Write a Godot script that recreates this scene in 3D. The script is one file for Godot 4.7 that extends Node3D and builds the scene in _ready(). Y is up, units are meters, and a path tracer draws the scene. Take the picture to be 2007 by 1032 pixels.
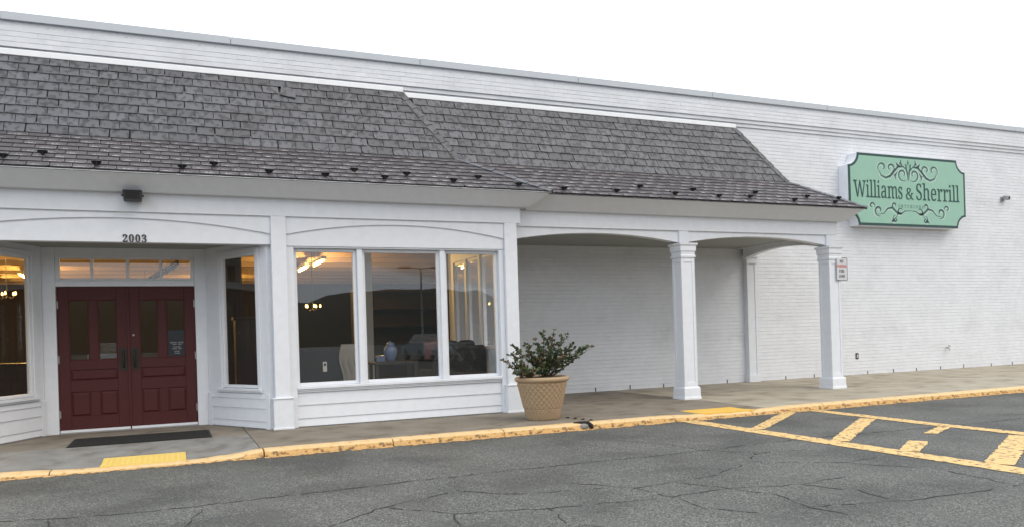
extends Node3D
# ---------------------------------------------------------------- helpers
const CAM := Vector3(0, 1.2566, 14.32)
const YAW := 0.407769          # the facade runs 23.4 degrees off the picture plane
const ROLL := 0.029991
const FPX := 1550.0
const ROAD := -0.08
var M := {}
var rng := RandomNumberGenerator.new()
var used := {}

class MB:
	var v := PackedVector3Array()
	var n := PackedVector3Array()
	var c := PackedColorArray()
	var xf := Transform3D.IDENTITY
	var col := Color.WHITE
	func trin(a: Vector3, b: Vector3, d: Vector3, na: Vector3, nb: Vector3, nd: Vector3) -> void:
		v.append(xf * a); v.append(xf * d); v.append(xf * b)
		n.append((xf.basis * na).normalized()); n.append((xf.basis * nd).normalized()); n.append((xf.basis * nb).normalized())
		c.append(col); c.append(col); c.append(col)
	func tri(a: Vector3, b: Vector3, d: Vector3) -> void:
		var q := (b - a).cross(d - a).normalized()
		trin(a, b, d, q, q, q)
	func quad(a: Vector3, b: Vector3, d: Vector3, e: Vector3) -> void:
		tri(a, b, d); tri(a, d, e)
	func oquad(a: Vector3, b: Vector3, d: Vector3, e: Vector3, o: Vector3) -> void:   # turned away from the point o
		var q := (b - a).cross(d - a) + (d - a).cross(e - a)
		if q.dot((a + b + d + e) * 0.25 - o) < 0.0: quad(a, e, d, b)
		else: quad(a, b, d, e)
	func otri(a: Vector3, b: Vector3, d: Vector3, o: Vector3) -> void:
		if (b - a).cross(d - a).dot((a + b + d) / 3.0 - o) < 0.0: tri(a, d, b)
		else: tri(a, b, d)
	func box(p: Vector3, q: Vector3, bev := 0.0) -> void:      # from corner p to corner q, edges chamfered by bev
		var lo := p.min(q); var hi := p.max(q); var o := (lo + hi) * 0.5; var h := (hi - lo) * 0.5
		var k := minf(bev, minf(h.x, minf(h.y, h.z)) * 0.45)
		var at := func(s: Vector3, ax: int) -> Vector3:
			var r := Vector3(s.x * (h.x - k), s.y * (h.y - k), s.z * (h.z - k))
			r[ax] = s[ax] * h[ax]
			return o + r
		for ax in 3:
			var b1 := (ax + 1) % 3; var b2 := (ax + 2) % 3
			for sg in [-1.0, 1.0]:
				var w := []
				for pr in [[-1, -1], [1, -1], [1, 1], [-1, 1]]:
					var s := Vector3(); s[ax] = sg; s[b1] = pr[0]; s[b2] = pr[1]
					w.append(at.call(s, ax))
				oquad(w[0], w[1], w[2], w[3], o)
			if k > 0.0:
				for s1 in [-1.0, 1.0]:
					for s2 in [-1.0, 1.0]:
						var s := Vector3(); s[b1] = s1; s[b2] = s2
						var t := s; s[ax] = -1.0; t[ax] = 1.0
						oquad(at.call(s, b1), at.call(t, b1), at.call(t, b2), at.call(s, b2), o)
		if k > 0.0:
			for i in 8:
				var s := Vector3(-1 if i & 1 else 1, -1 if i & 2 else 1, -1 if i & 4 else 1)
				otri(at.call(s, 0), at.call(s, 1), at.call(s, 2), o)
	func prism(poly: PackedVector2Array, z0: float, z1: float) -> void:   # outline in x, y, from depth z0 to z1
		var pl := poly
		if Geometry2D.is_polygon_clockwise(pl): pl.reverse()
		var ids := Geometry2D.triangulate_polygon(pl)
		for i in range(0, ids.size(), 3):
			var a := pl[ids[i]]; var b := pl[ids[i + 1]]; var d := pl[ids[i + 2]]
			if (b - a).cross(d - a) < 0.0:
				var t := b; b = d; d = t
			tri(Vector3(a.x, a.y, z1), Vector3(b.x, b.y, z1), Vector3(d.x, d.y, z1))
			tri(Vector3(a.x, a.y, z0), Vector3(d.x, d.y, z0), Vector3(b.x, b.y, z0))
		for i in pl.size():
			var a := pl[i]; var b := pl[(i + 1) % pl.size()]
			quad(Vector3(a.x, a.y, z0), Vector3(b.x, b.y, z0), Vector3(b.x, b.y, z1), Vector3(a.x, a.y, z1))
	func grid(rows: Array, wrap := false, flip := false) -> void:     # smooth sheet through rows of points
		var nr := rows.size(); var nc: int = rows[0].size()
		var nn := []
		for r in nr:
			var q := PackedVector3Array(); q.resize(nc); nn.append(q)
		var last := nc if wrap else nc - 1
		for r in nr - 1:
			for k in last:
				var k2 := (k + 1) % nc
				var a: Vector3 = rows[r][k]; var b: Vector3 = rows[r][k2]; var d: Vector3 = rows[r + 1][k2]; var e: Vector3 = rows[r + 1][k]
				var f := (d - a).cross(e - b)
				if flip: f = -f
				nn[r][k] += f; nn[r][k2] += f; nn[r + 1][k2] += f; nn[r + 1][k] += f
		for r in nr - 1:
			for k in last:
				var k2 := (k + 1) % nc
				if flip:
					trin(rows[r][k], rows[r + 1][k2], rows[r][k2], nn[r][k], nn[r + 1][k2], nn[r][k2])
					trin(rows[r][k], rows[r + 1][k], rows[r + 1][k2], nn[r][k], nn[r + 1][k], nn[r + 1][k2])
				else:
					trin(rows[r][k], rows[r][k2], rows[r + 1][k2], nn[r][k], nn[r][k2], nn[r + 1][k2])
					trin(rows[r][k], rows[r + 1][k2], rows[r + 1][k], nn[r][k], nn[r + 1][k2], nn[r + 1][k])
	func lathe(prof: Array, o: Vector3, seg := 32) -> void:      # prof: Vector2(radius, height) from the bottom up
		var rows := []
		for p in prof:
			var q := PackedVector3Array()
			for k in seg:
				var a := TAU * k / seg
				q.append(o + Vector3(cos(a) * p.x, p.y, -sin(a) * p.x))
			rows.append(q)
		grid(rows, true)
	func tube(path: Array, rad: Array, seg := 6) -> void:
		var rows := []
		for i in path.size():
			var a: Vector3 = path[maxi(i - 1, 0)]; var b: Vector3 = path[mini(i + 1, path.size() - 1)]
			var t := (b - a).normalized()
			var s := t.cross(Vector3(0.13, 0.21, 0.97) if absf(t.z) < 0.9 else Vector3(1, 0, 0)).normalized(); var u := t.cross(s)
			var q := PackedVector3Array()
			for k in seg:
				var an := TAU * k / seg
				q.append(path[i] + (s * cos(an) + u * sin(an)) * rad[i])
			rows.append(q)
		grid(rows, true)
		for e in [0, path.size() - 1]:
			for k in seg:
				otri(path[e], rows[e][k], rows[e][(k + 1) % seg], path[1] if e == 0 else path[e - 1])
	func arrays(off: Vector3) -> Array:
		var a := []; a.resize(Mesh.ARRAY_MAX)
		var w := v.duplicate()
		for i in w.size(): w[i] -= off
		a[Mesh.ARRAY_VERTEX] = w; a[Mesh.ARRAY_NORMAL] = n; a[Mesh.ARRAY_COLOR] = c
		return a
	func mesh(off := Vector3.ZERO) -> ArrayMesh:
		var m := ArrayMesh.new()
		m.add_surface_from_arrays(Mesh.PRIMITIVE_TRIANGLES, arrays(off))
		return m

func numbered(s: String) -> String:
	used[s] = used.get(s, -1) + 1
	return s if used[s] == 0 else "%s_%03d" % [s, used[s]]

func origin_of(n: Node) -> Vector3:
	var o := Vector3.ZERO
	while n is Node3D and n != self:
		o += n.position; n = n.get_parent()
	return o

func thing(called: String, label: String, category: String, at: Vector3, group := "") -> Node3D:
	var o := Node3D.new(); o.name = numbered(called); add_child(o); o.position = at
	o.set_meta("label", label); o.set_meta("category", category)
	if group: o.set_meta("group", group)
	return o

func setting(called: String, mb: MB, m: Material) -> MeshInstance3D:
	var o := MeshInstance3D.new(); o.name = numbered(called); o.mesh = mb.mesh(); o.material_override = m
	o.set_meta("kind", "structure"); add_child(o)
	return o

func part(parent: Node3D, called: String, mb: MB, m: Material, label := "") -> MeshInstance3D:   # mb holds world coordinates
	var o := MeshInstance3D.new(); o.name = called; o.mesh = mb.mesh(origin_of(parent)); o.material_override = m
	parent.add_child(o, true)
	if label: o.set_meta("label", label)
	return o

func boxpart(parent: Node3D, called: String, a: Vector3, b: Vector3, m: Material, bev := 0.004) -> MeshInstance3D:
	var mb := MB.new(); mb.box(a, b, bev)
	return part(parent, called, mb, m)

func placed(parent: Node3D, called: String, mesh: Mesh, t: Transform3D, m: Material) -> MeshInstance3D:   # t in the world
	var o := MeshInstance3D.new(); o.name = called; o.mesh = mesh; o.material_override = m
	parent.add_child(o, true)
	o.transform = Transform3D(t.basis, t.origin - origin_of(parent))
	return o

func noise_tex(seed_: int, freq: float, offs: Array, cols: Array, size := 512, oct := 4, kind := FastNoiseLite.TYPE_SIMPLEX_SMOOTH, cell := -1) -> NoiseTexture2D:
	var f := FastNoiseLite.new(); f.seed = seed_; f.frequency = freq; f.noise_type = kind
	f.fractal_type = FastNoiseLite.FRACTAL_FBM if oct > 1 else FastNoiseLite.FRACTAL_NONE
	f.fractal_octaves = oct
	if cell >= 0: f.cellular_return_type = cell
	var g := Gradient.new(); g.offsets = PackedFloat32Array(offs); g.colors = PackedColorArray(cols)
	var t := NoiseTexture2D.new(); t.width = size; t.height = size; t.seamless = true; t.seamless_blend_skirt = 0.25; t.noise = f; t.color_ramp = g
	return t

func g_(v: float) -> Color: return Color(v, v, v)

func mat(called: String, col: Color, rough := 0.7, tex: Texture2D = null, per_metre := 1.0, offset := Vector3.ZERO) -> StandardMaterial3D:
	var m := StandardMaterial3D.new(); m.resource_name = called; m.albedo_color = col; m.roughness = rough
	if tex:
		m.albedo_texture = tex; m.uv1_triplanar = true; m.uv1_world_triplanar = true; m.uv1_scale = Vector3.ONE * per_metre; m.uv1_offset = offset
		m.uv1_triplanar_sharpness = 4.0
	M[called] = m
	return m

func layer(m: StandardMaterial3D, tex: Texture2D, per_metre: float) -> void:        # a second, coarser pattern multiplied in
	m.detail_enabled = true; m.detail_albedo = tex; m.detail_blend_mode = BaseMaterial3D.BLEND_MODE_MUL; m.detail_uv_layer = BaseMaterial3D.DETAIL_UV_2
	m.uv2_triplanar = true; m.uv2_world_triplanar = true; m.uv2_scale = Vector3.ONE * per_metre

func relief(m: StandardMaterial3D, tex: Texture2D, cm: float) -> void:
	m.heightmap_enabled = true; m.heightmap_texture = tex; m.heightmap_scale = cm

func in_view(p: Vector3, margin := 20.0) -> bool:
	var d := p - CAM
	var a := d.x * cos(YAW) + d.z * sin(YAW); var f := d.x * sin(YAW) - d.z * cos(YAW)
	if f < 0.5: return false
	var x := 1003.5 + FPX * (cos(ROLL) * a - sin(ROLL) * d.y) / f
	var y := 652.6 - FPX * (sin(ROLL) * a + cos(ROLL) * d.y) / f
	return x > -margin and x < 2007 + margin and y > -margin and y < 1032 + margin

func V(x: float, y: float, z: float) -> Vector3: return Vector3(x, y, z)

# ---------------------------------------------------------------- the scene
func _ready() -> void:
	rng.seed = 7
	camera_and_sky()
	materials()
	ground()
	brick_building()
	shopfront()
	porch()
	showroom()
	signs_and_fittings()
	planter()
	across_the_lot()

func camera_and_sky() -> void:
	var cam := Camera3D.new(); cam.name = "camera"
	var r := V(cos(YAW), 0, sin(YAW)); var u := Vector3.UP; var f := V(sin(YAW), 0, -cos(YAW))
	cam.transform = Transform3D(Basis(r * cos(ROLL) - u * sin(ROLL), r * sin(ROLL) + u * cos(ROLL), -f), CAM)
	cam.projection = Camera3D.PROJECTION_FRUSTUM
	cam.near = 0.1; cam.far = 900.0
	cam.size = 1032.0 / FPX * cam.near
	cam.frustum_offset = Vector2(0, (652.6 - 516.0) / FPX * cam.near)
	add_child(cam); cam.current = true
	var env := Environment.new()
	env.background_mode = Environment.BG_SKY
	var sm := ProceduralSkyMaterial.new()
	sm.sky_top_color = Color(0.918, 0.96, 1.0); sm.sky_horizon_color = Color(0.742, 0.772, 0.808); sm.sky_curve = 0.4
	sm.sky_energy_multiplier = 1.0
	sm.ground_bottom_color = Color(0.3, 0.3, 0.3); sm.ground_horizon_color = Color(0.6, 0.62, 0.64)
	var cn := noise_tex(91, 0.006, [0.3, 0.75], [Color(0.12, 0.12, 0.12, 1), Color(0.30, 0.30, 0.31, 1)], 1024, 3)
	sm.sky_cover = cn
	sm.sky_cover_modulate = Color(1, 1, 1, 1)
	var sky := Sky.new(); sky.sky_material = sm; env.sky = sky
	env.tonemap_mode = Environment.TONE_MAPPER_LINEAR
	env.tonemap_exposure = 2.72
	env.sdfgi_enabled = true; env.ssao_enabled = true; env.ssil_enabled = true
	var we := WorldEnvironment.new(); we.name = "world_environment"; we.environment = env; add_child(we)
	var sun := DirectionalLight3D.new(); sun.name = "sun"
	sun.light_energy = 0.25; sun.light_angular_distance = 50.0; sun.light_color = Color(1.0, 0.98, 0.95); sun.shadow_enabled = true
	add_child(sun); sun.look_at_from_position(V(6, 14, 9), Vector3.ZERO)

func materials() -> void:
	var dots := noise_tex(1, 0.03, [0.0, 1.0], [g_(0.0), g_(1.0)], 512, 5)
	M.dots = dots
	var soft := noise_tex(2, 0.012, [0.1, 0.5, 0.9], [g_(0.975), g_(0.99), g_(1.0)], 512, 6)
	var grime := noise_tex(3, 0.02, [0.0, 0.14, 0.30, 1.0], [Color(0.70, 0.69, 0.66), Color(0.90, 0.895, 0.885), g_(0.985), g_(1.0)], 512, 6)
	var white := Color(0.866, 0.876, 0.897)
	var m := mat("paint", white, 0.5, soft, 0.5); relief(m, dots, 0.015)
	m = mat("trim", white, 0.5, soft, 0.9); relief(m, dots, 0.012)
	m = mat("brick_paint", Color(0.875, 0.882, 0.90), 0.6, soft, 0.7); layer(m, noise_tex(4, 0.01, [0.05, 0.3, 0.6, 1.0], [g_(0.94), g_(0.975), g_(0.99), g_(1.0)], 512, 6), 0.21); relief(m, dots, 0.05)
	m = mat("mortar_paint", Color(0.84, 0.848, 0.865), 0.75, grime, 0.9)
	mat("coping", Color(0.74, 0.76, 0.785), 0.45, soft, 0.3)
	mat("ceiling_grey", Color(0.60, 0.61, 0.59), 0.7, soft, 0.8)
	mat("cap_metal", Color(0.93, 0.935, 0.945), 0.4, soft, 0.6)
	# slate: grey film with darker blotches, six offsets for each slope
	var sl := noise_tex(11, 0.022, [0.0, 0.33, 0.38, 0.42, 0.62, 1.0], [g_(0.60), g_(0.63), g_(0.74), g_(0.95), g_(1.0), g_(0.94)], 1024, 4)
	var ap := noise_tex(12, 0.018, [0.0, 0.45, 0.60, 0.66, 1.0], [Color(0.76, 0.73, 0.74), Color(0.88, 0.85, 0.86), Color(1.0, 0.97, 0.97), Color(1.55, 1.52, 1.5) * 0.64, g_(1.0)], 1024, 5)
	var tones := [0.36, 0.40, 0.385, 0.415, 0.345, 0.38]
	for i in 6:
		var t: float = tones[i]
		m = mat("slate_%d" % i, Color(t * 0.90, t * 0.905, t * 0.965), 0.55, sl, 0.36, V(i * 0.37, i * 0.71, i * 0.53)); relief(m, dots, 0.06)
		t *= 1.52
		m = mat("apron_%d" % i, Color(t, t * 0.975, t * 0.985), 0.6, ap, 0.8, V(i * 0.31, i * 0.57, i * 0.83)); relief(m, dots, 0.08); m.vertex_color_use_as_albedo = true
	mat("slate_edge", Color(0.11, 0.108, 0.11), 0.7, grime, 1.0)
	mat("black_metal", Color(0.075, 0.078, 0.08), 0.5)
	# ground
	var agg := noise_tex(21, 0.11, [0.0, 0.35, 0.62, 0.80, 0.92, 1.0], [g_(0.38), g_(0.58), g_(0.66), Color(0.74, 0.735, 0.71), Color(0.90, 0.885, 0.85), g_(1.0)], 1024, 1, FastNoiseLite.TYPE_CELLULAR, FastNoiseLite.RETURN_CELL_VALUE)
	var patch := noise_tex(22, 0.008, [0.2, 0.45, 0.6, 0.85], [g_(0.80), g_(0.92), g_(0.96), g_(1.0)], 512, 6)
	m = mat("asphalt", Color(0.535, 0.536, 0.522), 0.85, agg, 0.95); layer(m, patch, 0.16); relief(m, agg, 0.5)
	mat("crack", Color(0.13, 0.13, 0.13), 0.9)
	var stain := noise_tex(23, 0.010, [0.0, 0.22, 0.40, 0.62, 0.78, 1.0], [Color(0.74, 0.72, 0.68), Color(0.83, 0.81, 0.78), Color(0.92, 0.905, 0.885), Color(0.955, 0.945, 0.93), Color(0.99, 0.985, 0.97), g_(1.0)], 1024, 6)
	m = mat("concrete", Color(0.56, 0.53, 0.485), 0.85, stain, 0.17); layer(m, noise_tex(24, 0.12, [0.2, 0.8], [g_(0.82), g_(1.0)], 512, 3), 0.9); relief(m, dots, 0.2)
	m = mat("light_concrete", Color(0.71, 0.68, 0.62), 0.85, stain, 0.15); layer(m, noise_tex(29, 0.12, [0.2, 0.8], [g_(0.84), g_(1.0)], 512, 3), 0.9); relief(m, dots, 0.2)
	m = mat("new_concrete", Color(0.575, 0.575, 0.57), 0.85, stain, 0.25); layer(m, noise_tex(25, 0.12, [0.2, 0.8], [g_(0.84), g_(1.0)], 512, 3), 0.9); relief(m, dots, 0.2)
	var kp := noise_tex(26, 0.012, [0.0, 0.16, 0.24, 0.32, 0.55, 1.0], [Color(0.55, 0.53, 0.50), Color(0.70, 0.60, 0.45), Color(0.88, 0.72, 0.46), Color(0.95, 0.81, 0.56), Color(0.97, 0.86, 0.63), Color(0.94, 0.80, 0.56)], 1024, 7)
	m = mat("kerb_paint", Color(0.85, 0.83, 0.85), 0.75, kp, 0.55); relief(m, dots, 0.3)
	var kf := noise_tex(27, 0.014, [0.0, 0.30, 0.38, 0.46, 0.60, 1.0], [Color(0.45, 0.41, 0.36), Color(0.58, 0.49, 0.36), Color(0.76, 0.60, 0.36), Color(0.87, 0.70, 0.44), Color(0.93, 0.78, 0.52), Color(0.86, 0.72, 0.50)], 1024, 7)
	m = mat("kerb_face", Color(0.86, 0.84, 0.84), 0.8, kf, 0.8); relief(m, dots, 0.4)
	var lp := noise_tex(28, 0.014, [0.0, 0.27, 0.33, 0.39, 1.0], [Color(0.36, 0.35, 0.33), Color(0.40, 0.37, 0.31), Color(0.80, 0.66, 0.38), Color(0.93, 0.79, 0.46), Color(0.97, 0.84, 0.53)], 1024, 6)
	m = mat("line_paint", Color(0.85, 0.83, 0.91), 0.75, lp, 0.7); relief(m, agg, 0.2)
	m = mat("pad_yellow", Color(0.86, 0.69, 0.30), 0.65, soft, 1.0)
	m = mat("pad_yellow_pale", Color(0.86, 0.74, 0.40), 0.65, soft, 1.0)
	mat("mat_rubber", Color(0.12, 0.118, 0.115), 0.9)
	# door and windows
	m = mat("door_paint", Color(0.27, 0.038, 0.036), 0.62, soft, 1.2)
	mat("bronze", Color(0.19, 0.165, 0.145), 0.5).metallic = 0.4
	mat("hinge_metal", Color(0.62, 0.61, 0.60), 0.4).metallic = 0.5
	m = mat("glass", Color(0.5, 0.55, 0.55, 0.02), 0.0); m.transparency = BaseMaterial3D.TRANSPARENCY_ALPHA
	m = mat("dark_glass", Color(0.10, 0.12, 0.13, 0.55), 0.03); m.transparency = BaseMaterial3D.TRANSPARENCY_ALPHA
	mat("rubber", Color(0.06, 0.06, 0.06), 0.8)
	# pot and plant
	m = mat("clay", Color(0.645, 0.55, 0.435), 0.8, grime, 1.4); relief(m, dots, 0.1)
	mat("soil", Color(0.24, 0.19, 0.14), 0.95, grime, 4.0)
	m = mat("leaf", Color.WHITE, 0.42); m.vertex_color_use_as_albedo = true; m.backlight_enabled = true; m.backlight = Color(0.10, 0.13, 0.05)
	mat("bark", Color(0.27, 0.22, 0.18), 0.9)
	# signs
	mat("sign_green", Color(0.565, 0.725, 0.65), 0.45, soft, 0.4)
	mat("sign_dark", Color(0.145, 0.27, 0.26), 0.5)
	mat("sign_light", Color(0.73, 0.81, 0.775), 0.5)
	mat("sign_mid", Color(0.40, 0.52, 0.49), 0.5)
	mat("sign_face", Color(0.80, 0.80, 0.81), 0.4, soft, 2.0)
	mat("sign_black", Color(0.12, 0.10, 0.10), 0.5)
	mat("sign_red", Color(0.72, 0.22, 0.17), 0.5)
	mat("grey_metal", Color(0.55, 0.56, 0.57), 0.45).metallic = 0.3
	# showroom
	mat("room_wall", Color(0.15, 0.13, 0.11), 0.9, soft, 0.3)
	mat("room_ceiling", Color(0.82, 0.74, 0.62), 0.85, noise_tex(31, 0.03, [0.2, 0.5, 0.8], [g_(0.72), g_(0.9), g_(1.0)], 512, 4), 0.4)
	mat("room_floor", Color(0.20, 0.17, 0.14), 0.5, grime, 0.5)
	mat("joist", Color(0.62, 0.53, 0.42), 0.8)
	mat("dark_wood", Color(0.16, 0.12, 0.10), 0.45)
	mat("navy_cloth", Color(0.155, 0.17, 0.19), 0.95)
	mat("black_cloth", Color(0.14, 0.12, 0.12), 0.95)
	mat("linen", Color(0.52, 0.50, 0.47), 0.95)
	mat("rust_cloth", Color(0.36, 0.17, 0.13), 0.95)
	mat("jar_blue", Color(0.50, 0.55, 0.61), 0.25, noise_tex(32, 0.06, [0.4, 0.5, 0.6], [Color(0.35, 0.45, 0.75), Color(0.8, 0.88, 0.98), g_(1.0)], 256, 3), 6.0)
	mat("plaster", Color(0.78, 0.77, 0.74), 0.85)
	m = mat("lamp_glow", Color(1, 0.82, 0.55), 0.5); m.emission_enabled = true; m.emission = Color(1.0, 0.78, 0.42); m.emission_energy_multiplier = 5.0
	mat("hill_green", Color(0.155, 0.165, 0.14), 0.95, grime, 0.02)

# ---------------------------------------------------------------- ground, pavement, kerb, markings
func front_height(x: float) -> float:        # top of the kerb along the pavement: it dips at the two ramps
	var k := [[-9.0, 0.0], [-3.1, 0.0], [-1.6, -0.035], [-0.85, -0.066], [0.22, -0.066], [0.55, -0.045], [0.97, 0.0], [6.5, 0.0], [7.0, -0.02], [8.0, -0.022], [8.9, 0.0], [40.0, 0.0]]
	for i in k.size() - 1:
		if x <= k[i + 1][0]:
			return lerpf(k[i][1], k[i + 1][1], smoothstep(0.0, 1.0, (x - k[i][0]) / (k[i + 1][0] - k[i][0])))
	return 0.0

func ground() -> void:
	var mb := MB.new()
	mb.quad(V(-400, ROAD, 400), V(400, ROAD, 400), V(400, ROAD, -400), V(-400, ROAD, -400))
	var road := setting("ground", mb, M.asphalt)
	# long and short cracks in the old asphalt
	mb = MB.new(); mb.xf.origin.y = ROAD + 0.003
	var lines := [[V(-4, 0, 7.05), V(-1.25, 0, 7.12), V(-0.5, 0, 7.34), V(0.15, 0, 7.34), V(0.7, 0, 7.32), V(1.5, 0, 7.27), V(2.8, 0, 7.22), V(4.1, 0, 7.24), V(5.1, 0, 7.26), V(6.2, 0, 7.17), V(7.4, 0, 7.2), V(9.2, 0, 7.35), V(10.4, 0, 7.33), V(14, 0, 7.3), V(20, 0, 7.35)],
		[V(3.2, 0, 8.1), V(3.55, 0, 8.6), V(3.62, 0, 9.05), V(3.6, 0, 9.5), V(3.9, 0, 9.9)], [V(4.0, 0, 8.6), V(4.2, 0, 9.0), V(4.35, 0, 9.4), V(4.25, 0, 9.86), V(4.33, 0, 10.3)], [V(4.25, 0, 9.86), V(4.95, 0, 10.04), V(5.63, 0, 10.1), V(6.2, 0, 10.1), V(7.3, 0, 10.3)],
		[V(2.2, 0, 7.9), V(2.6, 0, 8.3), V(3.5, 0, 8.5)], [V(3.55, 0, 8.6), V(4.4, 0, 8.5), V(5.2, 0, 8.1)], [V(0.2, 0, 7.5), V(0.05, 0, 8.1), V(0.3, 0, 8.6), V(0.2, 0, 9.2)], [V(1.5, 0, 8.2), V(1.9, 0, 8.7), V(1.8, 0, 9.3)], [V(1.9, 0, 8.7), V(2.6, 0, 8.9), V(3.6, 0, 9.05)], [V(5.2, 0, 8.1), V(5.9, 0, 8.6), V(6.3, 0, 9.3)], [V(5.9, 0, 8.6), V(6.7, 0, 8.5)], [V(4.9, 0, 6.0), V(5.2, 0, 6.5), V(5.3, 0, 7.2)], [V(5.3, 0, 7.2), V(5.6, 0, 7.7), V(5.2, 0, 8.1)], [V(3.62, 0, 9.05), V(4.2, 0, 9.0), V(4.8, 0, 9.2), V(5.5, 0, 9.1)], [V(2.6, 0, 8.9), V(2.5, 0, 9.4), V(2.8, 0, 9.8)], [V(4.8, 0, 9.2), V(5.0, 0, 9.6), V(4.95, 0, 10.04)], [V(-0.9, 0, 7.3), V(-0.8, 0, 7.8), V(-0.5, 0, 8.2), V(0.05, 0, 8.1)], [V(0.3, 0, 8.6), V(0.9, 0, 8.7), V(1.5, 0, 8.2), V(2.2, 0, 7.9)], [V(5.6, 0, 7.7), V(6.3, 0, 7.8)], [V(6.3, 0, 9.3), V(6.2, 0, 10.1)]]
	for l in lines:
		var pts := []
		for i in l.size() - 1:
			var st: int = maxi(2, int((l[i + 1] - l[i]).length() / 0.09))
			for k in st:
				pts.append(l[i].lerp(l[i + 1], float(k) / st) + V(rng.randf_range(-0.02, 0.02), 0, rng.randf_range(-0.022, 0.022)))
		var wd := 0.007 if l.size() > 10 else 0.0052
		for i in pts.size() - 1:
			if rng.randf() < (0.04 if l.size() > 10 else 0.12): continue
			var s: Vector3 = (pts[i + 1] - pts[i]).cross(Vector3.UP).normalized() * wd * rng.randf_range(0.4, 1.7)
			mb.oquad(pts[i] - s, pts[i] + s, pts[i + 1] + s, pts[i + 1] - s, pts[i] - Vector3.UP)
	var cr := part(road, "crack", mb, M.crack); cr.set_meta("kind", "stuff")
	# painted bay: two long lines and worn bars between them
	bar("marking_line", V(6.80, 0, 4.86), V(6.79, 0, 14.0), 0.135)
	bar("marking_line", V(9.14, 0, 4.95), V(9.02, 0, 7.0), 0.12)
	bar("marking_line", V(9.02, 0, 7.003), V(8.98, 0, 14.0), 0.115)
	bar("marking_bar", V(6.94, 0, 6.17), V(8.70, 0, 4.86), 0.095)
	bar("marking_bar", V(6.94, 0, 7.54), V(8.88, 0, 6.16), 0.105)
	bar("marking_bar", V(6.94, 0, 8.46), V(7.62, 0, 8.02), 0.10)
	bar("marking_bar", V(8.22, 0, 7.68), V(8.88, 0, 7.36), 0.07)
	bar("marking_bar", V(6.94, 0, 9.42), V(8.84, 0, 8.36), 0.12)
	mb = MB.new()
	var x := -8.0
	while x < 24.0:
		var x2 := x + rng.randf_range(0.05, 0.16)
		if rng.randf() < 0.9:
			var za := rng.randf_range(4.90, 4.955)
			mb.quad(V(x, ROAD + 0.004, za), V(x2, ROAD + 0.004, za + rng.randf_range(-0.012, 0.012)), V(x2, ROAD + 0.004, 4.852), V(x, ROAD + 0.004, 4.852))
		x = x2
	setting("marking_edge", mb, M.kerb_face)
	# pavement slabs
	var walk := Node3D.new(); walk.name = "pavement"; add_child(walk); walk.set_meta("kind", "structure")
	var xs := [-8.5, -5.5, -2.45, 0.93, 5.28, 8.42, 11.86, 15.3, 18.75, 22.2, 25.6, 29.0]
	for i in xs.size() - 1:
		var a: float = xs[i] + 0.005; var b: float = xs[i + 1] - 0.005
		var back := 1.0 if b < 5.4 else -0.05
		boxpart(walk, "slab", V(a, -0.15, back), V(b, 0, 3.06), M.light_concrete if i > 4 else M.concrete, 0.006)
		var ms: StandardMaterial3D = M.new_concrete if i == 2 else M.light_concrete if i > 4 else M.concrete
		mb = MB.new()
		var rows := []
		for k in 25:
			var xx := lerpf(a, b, k / 24.0)
			var q := PackedVector3Array()
			for j in 7:
				q.append(V(xx, front_height(xx) * smoothstep(0.0, 1.0, j / 6.0), lerpf(3.07, 4.618, j / 6.0)))
			rows.append(q)
		mb.grid(rows, false, true)
		for k in 24:
			mb.quad(V(rows[k][0].x, -0.15, 3.07), V(rows[k][0].x, 0, 3.07), V(rows[k + 1][0].x, 0, 3.07), V(rows[k + 1][0].x, -0.15, 3.07))
		for e in [0, 24]:
			for j in 6:
				mb.oquad(rows[e][j], rows[e][j + 1], V(rows[e][j].x, -0.15, rows[e][j + 1].z), V(rows[e][j].x, -0.15, rows[e][j].z), V((a + b) / 2, -0.1, 4))
		part(walk, "slab", mb, ms)
	# kerb stones
	var kerb := Node3D.new(); kerb.name = "kerb"; add_child(kerb); kerb.set_meta("kind", "structure")
	var ks := [-8.5, -6.1, -3.65, -1.2, 0.95, 2.47, 3.95, 5.21, 6.6, 8.0, 9.40, 10.7, 12.03, 13.35, 14.7, 16.05, 17.4, 18.75, 20.1, 21.5, 23.0, 24.5, 26.0]
	for i in ks.size() - 1:
		kerb_stone(kerb, ks[i] + 0.007 * rng.randf_range(0.5, 1.5), ks[i + 1] - 0.007 * rng.randf_range(0.5, 1.5))
	# tactile pads on the two ramps
	pad("tactile_pad", "pale yellow bumped tactile pad on the ramp before the red doors", -0.745, 0.125, 4.08, 4.70, M.pad_yellow_pale)
	pad("tactile_pad", "bright yellow bumped tactile pad at the kerb by the first column", 7.16, 8.10, 4.18, 4.78, M.pad_yellow)

func bar(called: String, a: Vector3, b: Vector3, half: float) -> void:      # a painted strip with ragged edges
	var mb := MB.new()
	var d := (b - a).normalized(); var s := d.cross(Vector3.UP)
	var n := int((b - a).length() / 0.07)
	var l := half; var r := half
	var y := V(0, ROAD + 0.006 if called == "marking_bar" else ROAD + 0.005, 0)
	for i in n:
		var l2 := half + rng.randf_range(-0.012, 0.012); var r2 := half + rng.randf_range(-0.012, 0.012)
		var p := a.lerp(b, float(i) / n) + y; var q := a.lerp(b, float(i + 1) / n) + y
		mb.oquad(p - s * l, p + s * r, q + s * r2, q - s * l2, p - Vector3.UP)
		l = l2; r = r2
	setting(called, mb, M.line_paint)

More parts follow.
